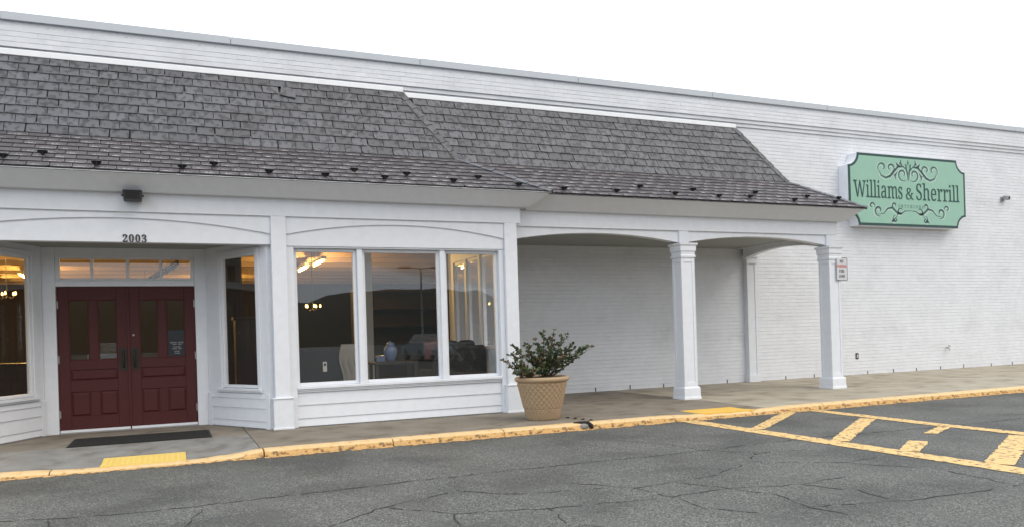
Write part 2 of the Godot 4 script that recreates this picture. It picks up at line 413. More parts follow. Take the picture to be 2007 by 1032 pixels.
func kerb_stone(parent: Node3D, x0: float, x1: float) -> void:
	var n := maxi(6, int((x1 - x0) / 0.09))
	var rows := []; var face := []
	for i in n + 1:
		var x := lerpf(x0, x1, float(i) / n); var h := front_height(x)
		var e := 1.0 - (0.4 if i == 0 or i == n else 0.0)
		var j := rng.randf_range(-0.004, 0.004); var w := rng.randf_range(-0.006, 0.003)
		rows.append(PackedVector3Array([V(x, -0.14, 4.622), V(x, h * 0.97 + 0.002, 4.622), V(x, h + 0.006 * e + j * 0.5, 4.66), V(x, h + 0.004 * e + j, 4.76), V(x, h - 0.006 + j, 4.80 + w), V(x, h - 0.022, 4.828 + w)]))
		var fy := minf(h - 0.05, h - 0.03)
		face.append(PackedVector3Array([V(x, h - 0.022, 4.828 + w), V(x, lerpf(h, ROAD, 0.6), 4.840 + w * 1.5), V(x, ROAD + 0.001, 4.850 + w), V(x, -0.14, 4.850)]))
	var mb := MB.new(); mb.grid(rows, false, true)
	for e in [0, n]:
		var o := V((x0 + x1) / 2, -0.05, 4.73); var p: PackedVector3Array = rows[e]; var q: PackedVector3Array = face[e]
		var lowp := V(p[0].x, -0.14, 4.85)
		var ring := [p[0], p[1], p[2], p[3], p[4], p[5], q[1], q[2], lowp]
		for k in range(1, ring.size() - 1): mb.otri(ring[0], ring[k], ring[k + 1], o)
	var stone := part(parent, "kerb_stone", mb, M.kerb_paint)
	mb = MB.new(); mb.grid(face, false, true)
	part(stone, "kerb_face", mb, M.kerb_face)

func pad(called: String, label: String, x0: float, x1: float, z0: float, z1: float, m: Material) -> void:
	var h := func(x: float, z: float) -> float: return front_height(x) * smoothstep(0.0, 1.0, (z - 3.07) / 1.548)
	var t := thing(called, label, "tactile pad", V((x0 + x1) / 2, h.call((x0 + x1) / 2, (z0 + z1) / 2), (z0 + z1) / 2), "yellow tactile pads")
	var mb := MB.new()
	var rows := []
	var nx := 12; var nz := 8
	for i in nx + 1:
		var q := PackedVector3Array()
		for j in nz + 1:
			var x := lerpf(x0, x1, float(i) / nx); var z := lerpf(z0, z1, float(j) / nz)
			q.append(V(x, h.call(x, z) + 0.008 + (0.006 if z > 4.62 else 0.0), z))
		rows.append(q)
	mb.grid(rows, false, true)
	for i in nx:
		for e in [0, nz]:
			mb.oquad(rows[i][e], rows[i + 1][e], rows[i + 1][e] - V(0, 0.03, 0), rows[i][e] - V(0, 0.03, 0), t.position)
	for j in nz:
		for e in [0, nx]:
			mb.oquad(rows[e][j], rows[e][j + 1], rows[e][j + 1] - V(0, 0.03, 0), rows[e][j] - V(0, 0.03, 0), t.position)
	part(t, "pad", mb, m)
	mb = MB.new()
	var x := x0 + 0.035
	while x < x1 - 0.03:
		var z := z0 + 0.035
		while z < z1 - 0.03:
			var y: float = h.call(x, z) + 0.008 + (0.006 if z > 4.62 else 0.0)
			mb.lathe([Vector2(0.013, -0.001), Vector2(0.010, 0.0025), Vector2(0.006, 0.0036), Vector2(0.0005, 0.0037)], V(x, y, z), 7)
			z += 0.058
		x += 0.058
	part(t, "domes", mb, m).set_meta("kind", "stuff")

# ---------------------------------------------------------------- brick building
const COURSE := 0.081
const BRICK := 0.212
func brick_out(y: float) -> float:
	return 0.0 if y < 5.75 else 0.028 if y < 5.83 else 0.056 if y < 5.91 else 0.084

func brick_building() -> void:
	var b := thing("brick_building", "long white painted brick building with corbelled parapet and grey coping", "building", V(10, 0, -1))
	var mb := MB.new()
	mb.box(V(5.0, -0.15, -0.3), V(30, 5.751, -0.007))
	mb.box(V(-8.5, 3.32, -0.3), V(4.998, 5.751, -0.007))
	mb.box(V(-8.5, 5.7515, -0.3), V(30, 5.83, 0.021)); mb.box(V(-8.5, 5.8305, -0.3), V(30, 5.911, 0.049)); mb.box(V(-8.5, 5.9115, -0.3), V(30, 6.32, 0.077))
	var wall := part(b, "wall", mb, M.mortar_paint)
	# every brick stands proud of its joint; the nearest 300 in view are single pieces
	var all := []
	for j in range(0, 77):
		var y := j * COURSE + COURSE / 2
		var x := -5.6 + (BRICK / 2 if j % 2 else 0.0)
		while x < 25.5:
			x += BRICK
			if x - BRICK / 2 < 5.2 and y < 5.25: continue
			if x < 10.3 and y > 3.05 and y < 5.2: continue
			if x < -4.5: continue
			all.append([V(x, y, brick_out(y)), 0.0])
	for e in all: e[1] = (e[0] - CAM).length() if in_view(e[0], 0.0) and e[0].y < 2.6 and e[0].x > 5.7 and not (e[0].x > 7.9 and e[0].x < 8.4) else 1000.0
	all.sort_custom(func(p, q): return p[1] < q[1])
	var shapes := []
	for k in 8:
		var s := MB.new(); one_brick(s, Vector3.ZERO); shapes.append(s.mesh())
	mb = MB.new()
	for i in all.size():
		if i < 300: placed(wall, "brick", shapes[i % 8], Transform3D(Basis(), all[i][0]), M.brick_paint)
		else: one_brick(mb, all[i][0])
	part(wall, "bricks", mb, M.brick_paint).set_meta("kind", "stuff")
	for i in 11:
		var x := -7.3 + i * 3.35
		boxpart(b, "coping", V(x - 1.672, 6.312, -0.32), V(x + 1.672, 6.445 + rng.randf_range(-0.003, 0.003), 0.125), M.coping, 0.008)
	boxpart(b, "roof", V(-8.5, 6.0, -17), V(30, 6.2, -0.32), M.coping)
	boxpart(b, "side_wall", V(29.7, -0.15, -17), V(30, 6.0, -0.302), M.mortar_paint)
	# open weep joints along the foot of the wall
	for x in [7.19, 8.03, 8.86, 9.70, 10.55, 11.39, 13.07, 13.93, 14.78, 15.64, 16.51, 17.31, 18.18, 19.04, 20.11, 20.95]:
		boxpart(b, "weep_vent", V(x - 0.011, 0.004, -0.01), V(x + 0.011, rng.randf_range(0.075, 0.10), 0.006), M.black_metal, 0.002)

func one_brick(mb: MB, p: Vector3) -> void:
	var w := BRICK / 2 - rng.randf_range(0.0002, 0.0011); var h := COURSE / 2 - rng.randf_range(0.0, 0.003); var k := rng.randf_range(0.001, 0.004); var dp := rng.randf_range(-0.009, -0.002)
	var z := rng.randf_range(-0.0007, 0.0007); var tl := rng.randf_range(-0.0003, 0.0003); var tw := rng.randf_range(-0.0014, 0.0014)
	var bk := [V(-w, -h, dp), V(w, -h, dp), V(w, h, dp), V(-w, h, dp)]
	var fr := [V(-w, -h + k, z - tl - tw), V(w, -h + k, z + tl - tw), V(w, h - k, z + tl + tw), V(-w, h - k, z - tl + tw)]
	for i in 4: bk[i] += p; fr[i] += p
	mb.quad(fr[0], fr[1], fr[2], fr[3])
	for i in 4: mb.quad(bk[i], bk[(i + 1) % 4], fr[(i + 1) % 4], fr[i])

# ---------------------------------------------------------------- slate roofs
# A mansard: eave, break and top given as (o, y): o is how far the line stands out from the corner (x0, z0) of the frieze.
func mansard(parent: Node3D, xl: float, x0: float, z0: float, pe: Vector2, pb: Vector2, pt: Vector2, cap: float, rows_low: int, rows_up: int, guards: Array) -> void:
	var at := func(x: float, p: Vector2) -> Vector3: return V(x, p.y, z0 + p.x)
	var hip := func(p: Vector2) -> Vector3: return V(x0 + p.x, p.y, z0 + p.x)
	var end := func(p: Vector2) -> Vector3: return V(x0 + p.x, p.y, 0.0)
	var mb := MB.new(); var c := V(x0 - 3, 3.6, 0.3)
	var pr := [pe, pb, pt]
	mb.xf.origin = V(-0.02, -0.018, -0.012)
	for i in 2:
		mb.oquad(at.call(xl, pr[i]), hip.call(pr[i]), hip.call(pr[i + 1]), at.call(xl, pr[i + 1]), c)
		mb.oquad(hip.call(pr[i]), end.call(pr[i]), end.call(pr[i + 1]), hip.call(pr[i + 1]), c)
	mb.oquad(at.call(xl, pt), hip.call(pt), end.call(pt), V(xl, pt.y, 0), c)
	mb.oquad(at.call(xl, pe), hip.call(pe), end.call(pe), V(xl, pe.y, 0), c + V(0, 1.2, 0))
	var roof := part(parent, "roof", mb, M.slate_edge)
	var todo := []
	slope(todo, xl, pe, pb, x0, z0, rows_low, "apron_")
	slope(todo, xl, pb, pt, x0, z0, rows_up, "slate_")
	# slates: the 300 that show largest are single pieces
	for e in todo:
		e.near = (e.t.origin - CAM).length() if in_view(e.t.origin, 10.0) else 1000.0
	todo.sort_custom(func(p, q): return p.near < q.near)
	var shapes := {}
	var rest := {}
	for i in todo.size():
		var e = todo[i]
		var mesh: Mesh
		if i < 300:
			if e.poly == null:
				var key := "%s%d" % [e.kind, e.shape]
				if not shapes.has(key):
					var s := MB.new(); slate_shape(s, null, e.w, e.h, e.shape, e.kind); shapes[key] = s.mesh()
				mesh = shapes[key]
			else:
				var s := MB.new(); slate_shape(s, e.poly, e.w, e.h, e.shape, e.kind); mesh = s.mesh()
			placed(roof, "slate", mesh, e.t, M[e.kind + str(e.tone)])
		else:
			var key: String = e.kind + str(e.tone)
			if not rest.has(key): rest[key] = MB.new()
			rest[key].xf = e.t
			slate_shape(rest[key], e.poly, e.w, e.h, e.shape, e.kind)
	if rest:
		var am := ArrayMesh.new()
		for key in rest:
			am.add_surface_from_arrays(Mesh.PRIMITIVE_TRIANGLES, rest[key].arrays(origin_of(roof)))
			am.surface_set_material(am.get_surface_count() - 1, M[key])
		var o := MeshInstance3D.new(); o.name = "slates"; o.mesh = am; o.set_meta("kind", "stuff"); roof.add_child(o, true)
	# hip slates, a row of bent caps up the corner
	var front_n := [V(0, pe.x - pb.x, pb.y - pe.y).normalized(), V(0, pb.x - pt.x, pt.y - pb.y).normalized()]
	for i in 2:
		var a: Vector3 = hip.call(pr[i]); var b2: Vector3 = hip.call(pr[i + 1])
		var d := (b2 - a).normalized(); var nf: Vector3 = front_n[i]; var ns := V(nf.z, nf.y, 0)
		var n := int((b2 - a).length() / 0.20)
		var sf := d.cross(nf); sf = sf if sf.x < 0 else -sf
		var ss := d.cross(ns); ss = ss if ss.z < 0 else -ss
		for k in n:
			var s := MB.new()
			var p0 := a.lerp(b2, float(k) / n); var p1 := a.lerp(b2, float(k + 1.22) / n if k < n - 1 else 1.0)
			var up := (nf + ns).normalized()
			p0 += up * rng.randf_range(0.030, 0.036); p1 += up * 0.018
			for w in [sf, ss]:
				var wn: Vector3 = nf if w == sf else ns
				var q0: Vector3 = p0 + w * rng.randf_range(0.105, 0.122); var q1: Vector3 = p1 + w * 0.112
				var th: Vector3 = -wn * 0.012
				var o := (p0 + p1 + q0 + q1) * 0.25 + th * 0.5
				s.oquad(p0, q0, q1, p1, o); s.oquad(p0 + th, q0 + th, q1 + th, p1 + th, o); s.oquad(p0, q0, q0 + th, p0 + th, o); s.oquad(q0, q1, q1 + th, q0 + th, o); s.oquad(p1, q1, q1 + th, p1 + th, o)
			part(roof, "hip_slate", s, M["slate_%d" % rng.randi_range(0, 5)])
	# white metal cap along the top, and the flat strip back to the wall
	mb = MB.new()
	mb.box(V(xl, pt.y - 0.012, z0 + pt.x - 0.03), V(x0 + pt.x + 0.02, pt.y + cap, z0 + pt.x + 0.028), 0.006)
	mb.box(V(x0 + pt.x - 0.04, pt.y - 0.01, 0.09), V(x0 + pt.x + 0.021, pt.y + cap - 0.002, z0 + pt.x - 0.031), 0.004)
	part(roof, "ridge_cap", mb, M.cap_metal)
	# snow guards
	var dn := (at.call(0, pe) - at.call(0, pb)) as Vector3; var ln := dn.length(); dn = dn.normalized()
	for g in guards:
		var s := MB.new()
		var f: Vector3 = front_n[0]
		s.xf = Transform3D(Basis(Vector3.RIGHT, f, Vector3.RIGHT.cross(f)), at.call(g.x, pe) - dn * g.y + f * 0.026)
		s.xf = s.xf * Transform3D(Basis.from_scale(V(1.1, 0.8, 1.0)), Vector3.ZERO)
		s.box(V(-0.015, -0.006, -0.16), V(0.015, -0.002, 0.03), 0.0)
		s.prism(PackedVector2Array([Vector2(-0.018, -0.004), Vector2(0.018, -0.004), Vector2(0.05, 0.02), Vector2(0.054, 0.055), Vector2(0.03, 0.062), Vector2(-0.03, 0.062), Vector2(-0.054, 0.055), Vector2(-0.05, 0.02)]), 0.0, 0.016)
		s.tube([V(0, 0, 0.03), V(0, 0.045, 0.005)], [0.007, 0.007], 5)
		part(roof, "snow_guard", s, M.black_metal)

func slope(todo: Array, xl: float, p0: Vector2, p1: Vector2, x0: float, z0: float, rows: int, kind: String) -> void:
	var up := V(0, p1.y - p0.y, p1.x - p0.x); var ln := up.length(); up = up.normalized()
	var nrm := V(0, -up.z, up.y)
	var ex := ln / rows
	var w0 := 0.252 if kind == "slate_" else 0.247
	for r in rows:
		var v := r * ex
		var hgt := ex + (0.05 if r < rows - 1 else -0.004)
		var x := xl + (w0 * 0.5 if r % 2 else 0.0) + rng.randf_range(-0.015, 0.015)
		var dx := (p1.x - p0.x) / ln
		while true:
			var w := w0
			var edge := x0 + p0.x + dx * v - 0.012
			if x > edge - 0.02: break
			var poly = null
			if x + w > x0 + p0.x + dx * (v + hgt) - 0.012:
				var q := Geometry2D.intersect_polygons(PackedVector2Array([Vector2(0.003, 0), Vector2(w - 0.003, 0), Vector2(w - 0.003, hgt), Vector2(0.003, hgt)]),
					PackedVector2Array([Vector2(-9, 0), Vector2(edge - x, 0), Vector2(edge - x + dx * hgt, hgt), Vector2(-9, hgt)]))
				if q.is_empty(): break
				poly = q[0]
			var t := Transform3D(Basis(Vector3.RIGHT, up, nrm), V(x, p0.y, z0 + p0.x) + up * v + nrm * 0.001)
			t = t * Transform3D(Basis(Vector3.RIGHT, -0.075 + rng.randf_range(-0.012, 0.008)) * Basis(Vector3.BACK, rng.randf_range(-0.0035, 0.0035)), V(0, rng.randf_range(-0.0018, 0.0018), 0.017))
			if kind == "slate_" and r == rows - 2 and absf(x - 1.75) < 0.13:
				t = t * Transform3D(Basis(Vector3.BACK, -0.2), V(0.0, -0.03, 0.012))
			todo.append({"t": t, "poly": poly, "w": w, "h": hgt, "kind": kind, "shape": rng.randi_range(0, 5) + (6 if r == rows - 1 else 0), "tone": rng.randi_range(0, 5), "near": 0.0})
			x += w

func slate_shape(mb: MB, poly: Variant, w: float, h: float, shape: int, kind: String) -> void:
	var pl: PackedVector2Array
	if poly != null: pl = poly
	else:
		var r := RandomNumberGenerator.new(); r.seed = 40 + shape
		pl = PackedVector2Array()
		for k in 7: pl.append(Vector2(lerpf(0.0045, w - 0.0045, k / 6.0), r.randf_range(-0.0035, 0.0025)))
		if shape % 6 == 2: pl[6] += Vector2(-0.012, 0.006)
		if shape % 6 == 4: pl[0] += Vector2(0.008, 0.01)
		pl.append(Vector2(w - 0.0045, h)); pl.append(Vector2(0.0045, h))
	mb.col = Color(0.225, 0.218, 0.228) if kind == "apron_" else Color.WHITE
	mb.prism(pl, -0.015, 0.0)
	if kind == "apron_" and poly == null and shape % 6 != 5:
		# pale lime bloom crusted along the lower and side edges
		var r := RandomNumberGenerator.new(); r.seed = 90 + shape
		mb.col = Color.WHITE * r.randf_range(0.75, 1.0)
		var a := r.randf_range(0.008, 0.05); var b := w - r.randf_range(0.008, 0.07)
		if shape % 3 == 1: b = w * 0.6
		var lo := Vector2(a, 0.005); var hi := Vector2(a, 0.012)
		for k in range(1, 15):
			var x := lerpf(a, b, k / 14.0); var thick := r.randf_range(0.012, 0.075) * sin(PI * (k + 0.6) / 15.0) * (1.5 if k % 4 == 1 else 0.8)
			var lo2 := Vector2(x, 0.005 + r.randf_range(0.0, 0.005)); var hi2 := lo2 + Vector2(0, thick + 0.003)
			mb.quad(V(lo.x, lo.y, 0.0008), V(lo2.x, lo2.y, 0.0008), V(hi2.x, hi2.y, 0.0008), V(hi.x, hi.y, 0.0008))
			lo = lo2; hi = hi2
		if shape % 2 == 0:
			for k in 8:
				var y := 0.02 + k * 0.012
				mb.quad(V(w - 0.006 - r.randf_range(0.002, 0.010), y, 0.0008), V(w - 0.006, y, 0.0008), V(w - 0.006, y + 0.0121, 0.0008), V(w - 0.006 - r.randf_range(0.002, 0.010), y + 0.0121, 0.0008))

func sweep(mb: MB, prof: Array, xl: float, x0: float, z0: float, zend: float) -> void:     # (o, y) profile run along the front and back along the right side
	for i in prof.size() - 1:
		var p: Vector2 = prof[i]; var q: Vector2 = prof[i + 1]
		mb.quad(V(xl, p.y, z0 + p.x), V(x0 + p.x, p.y, z0 + p.x), V(x0 + q.x, q.y, z0 + q.x), V(xl, q.y, z0 + q.x))
		mb.quad(V(x0 + p.x, p.y, z0 + p.x), V(x0 + p.x, p.y, zend), V(x0 + q.x, q.y, zend), V(x0 + q.x, q.y, z0 + q.x))

func arch(xa: float, xb: float, ye: float, ya: float, n := 24) -> PackedVector2Array:       # a shallow arc between xa and xb
	var q := PackedVector2Array()
	var hw := (xb - xa) / 2; var rise := ya - ye; var r := (hw * hw + rise * rise) / (2 * rise)
	for i in n + 1:
		var x := lerpf(-hw, hw, float(i) / n)
		q.append(Vector2(x + (xa + xb) / 2, ya - r + sqrt(r * r - x * x)))
	return q

func spandrel(mb: MB, xa: float, xb: float, ye: float, ya: float, ytop: float, za: float, zb: float) -> void:
	var pl := arch(xa, xb, ye, ya)
	for i in pl.size() - 1:
		var a := pl[i]; var b := pl[i + 1]
		mb.quad(V(a.x, a.y, zb), V(b.x, b.y, zb), V(b.x, ytop, zb), V(a.x, ytop, zb))
		mb.quad(V(b.x, b.y, za), V(a.x, a.y, za), V(a.x, ytop, za), V(b.x, ytop, za))
		mb.quad(V(a.x, a.y, za), V(b.x, b.y, za), V(b.x, b.y, zb), V(a.x, a.y, zb))
	for e in [0, pl.size() - 1]:
		var p := pl[e]
		mb.oquad(V(p.x, p.y, za), V(p.x, p.y, zb), V(p.x, ytop, zb), V(p.x, ytop, za), V((xa + xb) / 2, ytop, (za + zb) / 2))

func clapboards(parent: Node3D, xa: float, xb: float, ys: Array, z: float, xf := Transform3D.IDENTITY) -> void:
	for i in ys.size() - 1:
		var mb := MB.new(); mb.xf = xf
		var a: float = ys[i] + 0.002; var b: float = ys[i + 1]
		mb.xf = xf * Transform3D(Basis(Vector3.RIGHT, Vector3.UP, Vector3.BACK), V(xa, 0, z))
		var x := xb - xa
		mb.quad(V(0, a, 0.016), V(x, a, 0.016), V(x, b, 0.002), V(0, b, 0.002))
		mb.quad(V(0, a, -0.01), V(x, a, -0.01), V(x, a, 0.016), V(0, a, 0.016))
		mb.quad(V(0, b, 0.002), V(x, b, 0.002), V(x, b, -0.01), V(0, b, -0.01))
		mb.quad(V(x, b, -0.01), V(x, a, -0.01), V(0, a, -0.01), V(0, b, -0.01))
		part(parent, "board", mb, M.trim)

func post(parent: Node3D, x: float, z: float, w: float) -> void:      # flat square post with a plinth block
	var mb := MB.new()
	mb.box(V(x - w / 2, 0.42, z - 0.22), V(x + w / 2, 3.0, z), 0.006)
	var p := part(parent, "post", mb, M.trim)
	mb = MB.new()
	mb.box(V(x - w / 2 - 0.03, 0.0, z - 0.24), V(x + w / 2 + 0.03, 0.43, z + 0.03), 0.006)
	mb.box(V(x - w / 2 - 0.042, 0.431, z - 0.24), V(x + w / 2 + 0.042, 0.446, z + 0.042), 0.003)
	mb.box(V(x - w / 2 - 0.04, 0.0, z - 0.24), V(x + w / 2 + 0.04, 0.03, z + 0.04), 0.004)
	part(p, "plinth", mb, M.trim)

func window(parent: Node3D, x0: float, x1: float, y0: float, y1: float, z: float, xf := Transform3D.IDENTITY, thick := 0.045) -> MeshInstance3D:
	# sash round a pane: x0..y1 is the visible glass; z the glass plane; xf places the wall
	var mb := MB.new(); mb.xf = xf
	var f := thick
	mb.box(V(x0 - f, y0 - f, z - 0.03), V(x0, y1 + f, z + 0.035), 0.004); mb.box(V(x1, y0 - f, z - 0.03), V(x1 + f, y1 + f, z + 0.035), 0.004)
	mb.box(V(x0 + 0.0005, y0 - f, z - 0.03), V(x1 - 0.0005, y0, z + 0.035), 0.004); mb.box(V(x0 + 0.0005, y1, z - 0.03), V(x1 - 0.0005, y1 + f, z + 0.035), 0.004)
	var w := part(parent, "window", mb, M.trim)
	mb = MB.new(); mb.xf = xf
	mb.box(V(x0 - 0.008, y0 - 0.008, z - 0.003), V(x1 + 0.008, y1 + 0.008, z + 0.003))
	part(w, "pane", mb, M.glass)
	return w

# ---------------------------------------------------------------- shopfront
func shopfront() -> void:
	var s := thing("shopfront", "white timber shopfront with red double doors under a slate mansard roof", "shopfront", V(1.4, 0, 2.0))
	var mb := MB.new()
	# frieze, cove and eave
	mb.box(V(-6.0, 3.0, 2.45), V(5.18, 3.285, 2.80), 0.004); mb.box(V(4.9, 3.0, 0.012), V(5.179, 3.284, 2.449), 0.004)
	part(s, "frieze", mb, M.trim)
	mb = MB.new()
	sweep(mb, [Vector2(0.0, 3.25), Vector2(0.11, 3.25), Vector2(0.125, 3.262), Vector2(0.352, 3.444), Vector2(0.366, 3.447), Vector2(0.367, 3.458), Vector2(0.0, 3.46)], -6.0, 5.2, 2.8, 0.1)
	part(s, "cove", mb, M.trim)
	mansard(s, -5.5, 5.2, 2.8, Vector2(0.375, 3.462), Vector2(-0.74, 4.13), Vector2(-1.49, 5.40), 0.075, 8, 9,
		[Vector2(-1.82, 0.22), Vector2(-1.42, 0.42), Vector2(-0.80, 0.13), Vector2(0.20, 0.16), Vector2(0.60, 0.34), Vector2(1.30, 0.15), Vector2(2.52, 0.40), Vector2(2.06, 0.13), Vector2(2.92, 0.16), Vector2(3.30, 0.36), Vector2(3.98, 0.18), Vector2(4.45, 0.38), Vector2(5.05, 0.15), Vector2(-2.6, 0.2), Vector2(-3.2, 0.4)])
	# posts
	post(s, 1.435, 2.80, 0.21); post(s, 5.005, 2.80, 0.215); post(s, -2.585, 2.80, 0.21)
	# arched boards over the two bays: upper piece proud of the lower
	for bay in [[-2.478, 1.328, 2.605], [1.542, 4.895, 2.588]]:
		mb = MB.new(); mb.box(V(bay[0], bay[2], 2.60), V(bay[1], 2.999, 2.748), 0.004)
		part(s, "lintel", mb, M.trim)
		mb = MB.new(); spandrel(mb, bay[0], bay[1], 2.755, 2.925, 2.999, 2.7485, 2.771)
		part(s, "arch_board", mb, M.trim)
	# show window: three sashes with mullions, sill, and boards below
	var w := Node3D.new(); w.name = "show_window"; s.add_child(w); w.position = V(1.8, 0.5, 0.6)
	mb = MB.new()
	mb.box(V(1.541, 0.0, 2.55), V(1.645, 2.586, 2.735), 0.004); mb.box(V(4.815, 0.0, 2.55), V(4.896, 2.586, 2.735), 0.004)
	mb.box(V(1.646, 2.567, 2.55), V(4.814, 2.586, 2.733), 0.003)
	part(w, "casing", mb, M.trim)
	for p in [[1.692, 2.508], [2.682, 3.802], [3.962, 4.768]]:
		mb = MB.new()
		window(w, p[0], p[1], 0.632, 2.52, 2.62)
	for x in [2.596, 3.881]:
		boxpart(w, "mullion", V(x - 0.04, 0.5875, 2.57), V(x + 0.04, 2.5665, 2.715), M.trim)
	mb = MB.new()
	mb.box(V(1.646, 0.545, 2.55), V(4.814, 0.586, 2.745), 0.005); mb.box(V(1.646, 0.52, 2.6), V(4.814, 0.5445, 2.725), 0.004); mb.box(V(1.646, 0.497, 2.6), V(4.814, 0.5195, 2.712), 0.004)
	part(w, "sill", mb, M.trim)
	boxpart(w, "apron_wall", V(1.645, 0.0, 2.45), V(4.815, 0.497, 2.672), M.paint)
	clapboards(w, 1.646, 4.814, [0.012, 0.125, 0.315, 0.492], 2.685)
	# recessed entrance: splayed side walls with a tall window each
	var u := V(0.488, 0, 0.873)
	splay(s, Transform3D(Basis(u, Vector3.UP, V(-u.z, 0, u.x)), V(0.52, 0, 1.36)), 1.536, 0.43, 1.25)
	u = V(0.488, 0, -0.873)
	splay(s, Transform3D(Basis(u, Vector3.UP, V(-u.z, 0, u.x)), V(-1.67 - 0.75, 0, 1.36 + 1.341)), 1.536, 0.25, 1.275)
	boxpart(s, "entry_ceiling", V(-2.42, 2.685, 1.2), V(1.28, 2.74, 2.598), M.ceiling_grey)
	# door wall: jambs, transom of four panes
	var d := Node3D.new(); d.name = "door_surround"; s.add_child(d); d.position = V(-1.97, 0, -0.7)
	mb = MB.new()
	mb.box(V(-1.672, 0, 1.20), V(-1.50, 2.684, 1.335), 0.004); mb.box(V(0.355, 0, 1.20), V(0.523, 2.684, 1.335), 0.004)
	mb.box(V(-1.4995, 2.125, 1.20), V(0.3545, 2.205, 1.345), 0.004); mb.box(V(-1.4995, 2.545, 1.20), V(0.3545, 2.684, 1.33), 0.004)
	mb.box(V(-1.735, 0, 1.30), V(-1.6725, 2.68, 1.375), 0.004); mb.box(V(0.5235, 0, 1.30), V(0.58, 2.68, 1.375), 0.004)
	part(d, "casing", mb, M.trim)
	var tr := Node3D.new(); tr.name = "transom"; d.add_child(tr); tr.position = V(0, 2.3, 0)
	mb = MB.new()
	mb.box(V(-1.499, 2.2055, 1.23), V(0.354, 2.238, 1.318), 0.003); mb.box(V(-1.499, 2.522, 1.23), V(0.354, 2.5445, 1.318), 0.003)
	mb.box(V(-1.499, 2.2385, 1.23), V(-1.442, 2.5215, 1.318), 0.003); mb.box(V(0.30, 2.2385, 1.23), V(0.354, 2.5215, 1.318), 0.003)
	for x in [-1.03, -0.56, -0.11]: mb.box(V(x - 0.02, 2.2385, 1.23), V(x + 0.02, 2.5215, 1.314), 0.003)
	part(tr, "frame", mb, M.trim)
	for p in [[-1.441, -1.051], [-1.009, -0.581], [-0.539, -0.131], [-0.089, 0.299]]:
		boxpart(tr, "pane", V(p[0], 2.239, 1.262), V(p[1], 2.521, 1.267), M.glass, 0.0)
	mb = MB.new(); mb.box(V(-1.4995, 0.0, 1.19), V(0.3545, 0.014, 1.36), 0.003)
	part(d, "threshold", mb, M.hinge_metal)
	boxpart(s, "astragal", V(-0.592, 0.056, 1.2855), V(-0.5535, 2.11, 1.297), M.door_paint)
	door_leaf(s, -1.496, 1.0); door_leaf(s, 0.351, -1.0)
	# side wall towards the porch with three tall windows
	var sw := Node3D.new(); sw.name = "porch_side_wall"; s.add_child(sw); sw.position = V(3.65, 0, -0.8)
	var xf := Transform3D(Basis(V(0, 0, -1), Vector3.UP, V(1, 0, 0)), V(5.0, 0, 2.56))
	mb = MB.new(); mb.xf = xf
	mb.box(V(0.0, 0.0, -0.05), V(2.55, 1.0, 0.05)); mb.box(V(0.0, 2.62, -0.05), V(2.55, 2.998, 0.05))
	for a in [[0.0, 0.42], [1.03, 1.12], [1.73, 1.82], [2.43, 2.55]]: mb.box(V(a[0], 1.0005, -0.05), V(a[1], 2.6195, 0.05))
	part(sw, "wall_boards", mb, M.trim)
	for a in [[0.48, 0.97], [1.18, 1.67], [1.88, 2.37]]: window(sw, a[0], a[1], 1.06, 2.56, 0.0, xf, 0.058)
	# walls and ceiling that close the bays off
	boxpart(s, "bay_ceiling", V(-6.0, 3.001, 0.02), V(4.899, 3.06, 2.449), M.paint)
	boxpart(s, "side_bay_wall", V(-6.0, 0, 2.5), V(-2.69, 2.999, 2.7), M.trim)
	boxpart(s, "end_wall", V(-6.1, 0, 0.0), V(-6.001, 3.28, 2.7), M.trim)

func splay(parent: Node3D, xf: Transform3D, ln: float, g0: float, g1: float) -> void:
	var s := Node3D.new(); s.name = "splay_wall"; parent.add_child(s, true); s.position = xf.origin - origin_of(parent)
	var y0 := 0.622; var y1 := 2.49
	var mb := MB.new(); mb.xf = xf
	mb.box(V(0, 0, -0.09), V(ln, 0.50, -0.008)); mb.box(V(0, 2.575, -0.09), V(ln, 2.684, 0.0))
	mb.box(V(0, 0.5005, -0.09), V(g0 - 0.048, 2.5745, 0.0)); mb.box(V(g1 + 0.048, 0.5005, -0.09), V(ln, 2.5745, 0.0))
	mb.box(V(g0 - 0.0475, 2.54, -0.09), V(g1 + 0.0475, 2.5745, -0.001)); mb.box(V(g0 - 0.0475, 0.5005, -0.09), V(g1 + 0.0475, 0.572, -0.001))
	part(s, "wall_boards", mb, M.trim)
	mb = MB.new(); mb.xf = xf
	mb.box(V(g0 - 0.115, 0.53, 0.0005), V(g0 - 0.045, 2.6, 0.022), 0.004); mb.box(V(g1 + 0.045, 0.53, 0.0005), V(g1 + 0.115, 2.6, 0.022), 0.004)
	mb.box(V(g0 - 0.0445, 2.535, 0.0005), V(g1 + 0.0445, 2.6, 0.021), 0.004)
	part(s, "casing", mb, M.trim)
	mb = MB.new(); mb.xf = xf
	mb.box(V(g0 - 0.13, 0.535, 0.0225), V(g1 + 0.13, 0.575, 0.055), 0.004); mb.box(V(g0 - 0.12, 0.512, -0.0), V(g1 + 0.12, 0.5345, 0.034), 0.004)
	part(s, "sill", mb, M.trim)
	window(s, g0, g1, y0, y1, -0.03, xf)
	clapboards(s, 0.10, ln - 0.09, [0.012, 0.105, 0.29, 0.43, 0.498], 0.004, xf)
	mb = MB.new(); mb.xf = xf
	mb.box(V(0.0, 0.0, -0.007), V(0.098, 0.4995, 0.022), 0.004); mb.box(V(ln - 0.088, 0.0, -0.007), V(ln, 0.4995, 0.022), 0.004)
	part(s, "corner_board", mb, M.trim)

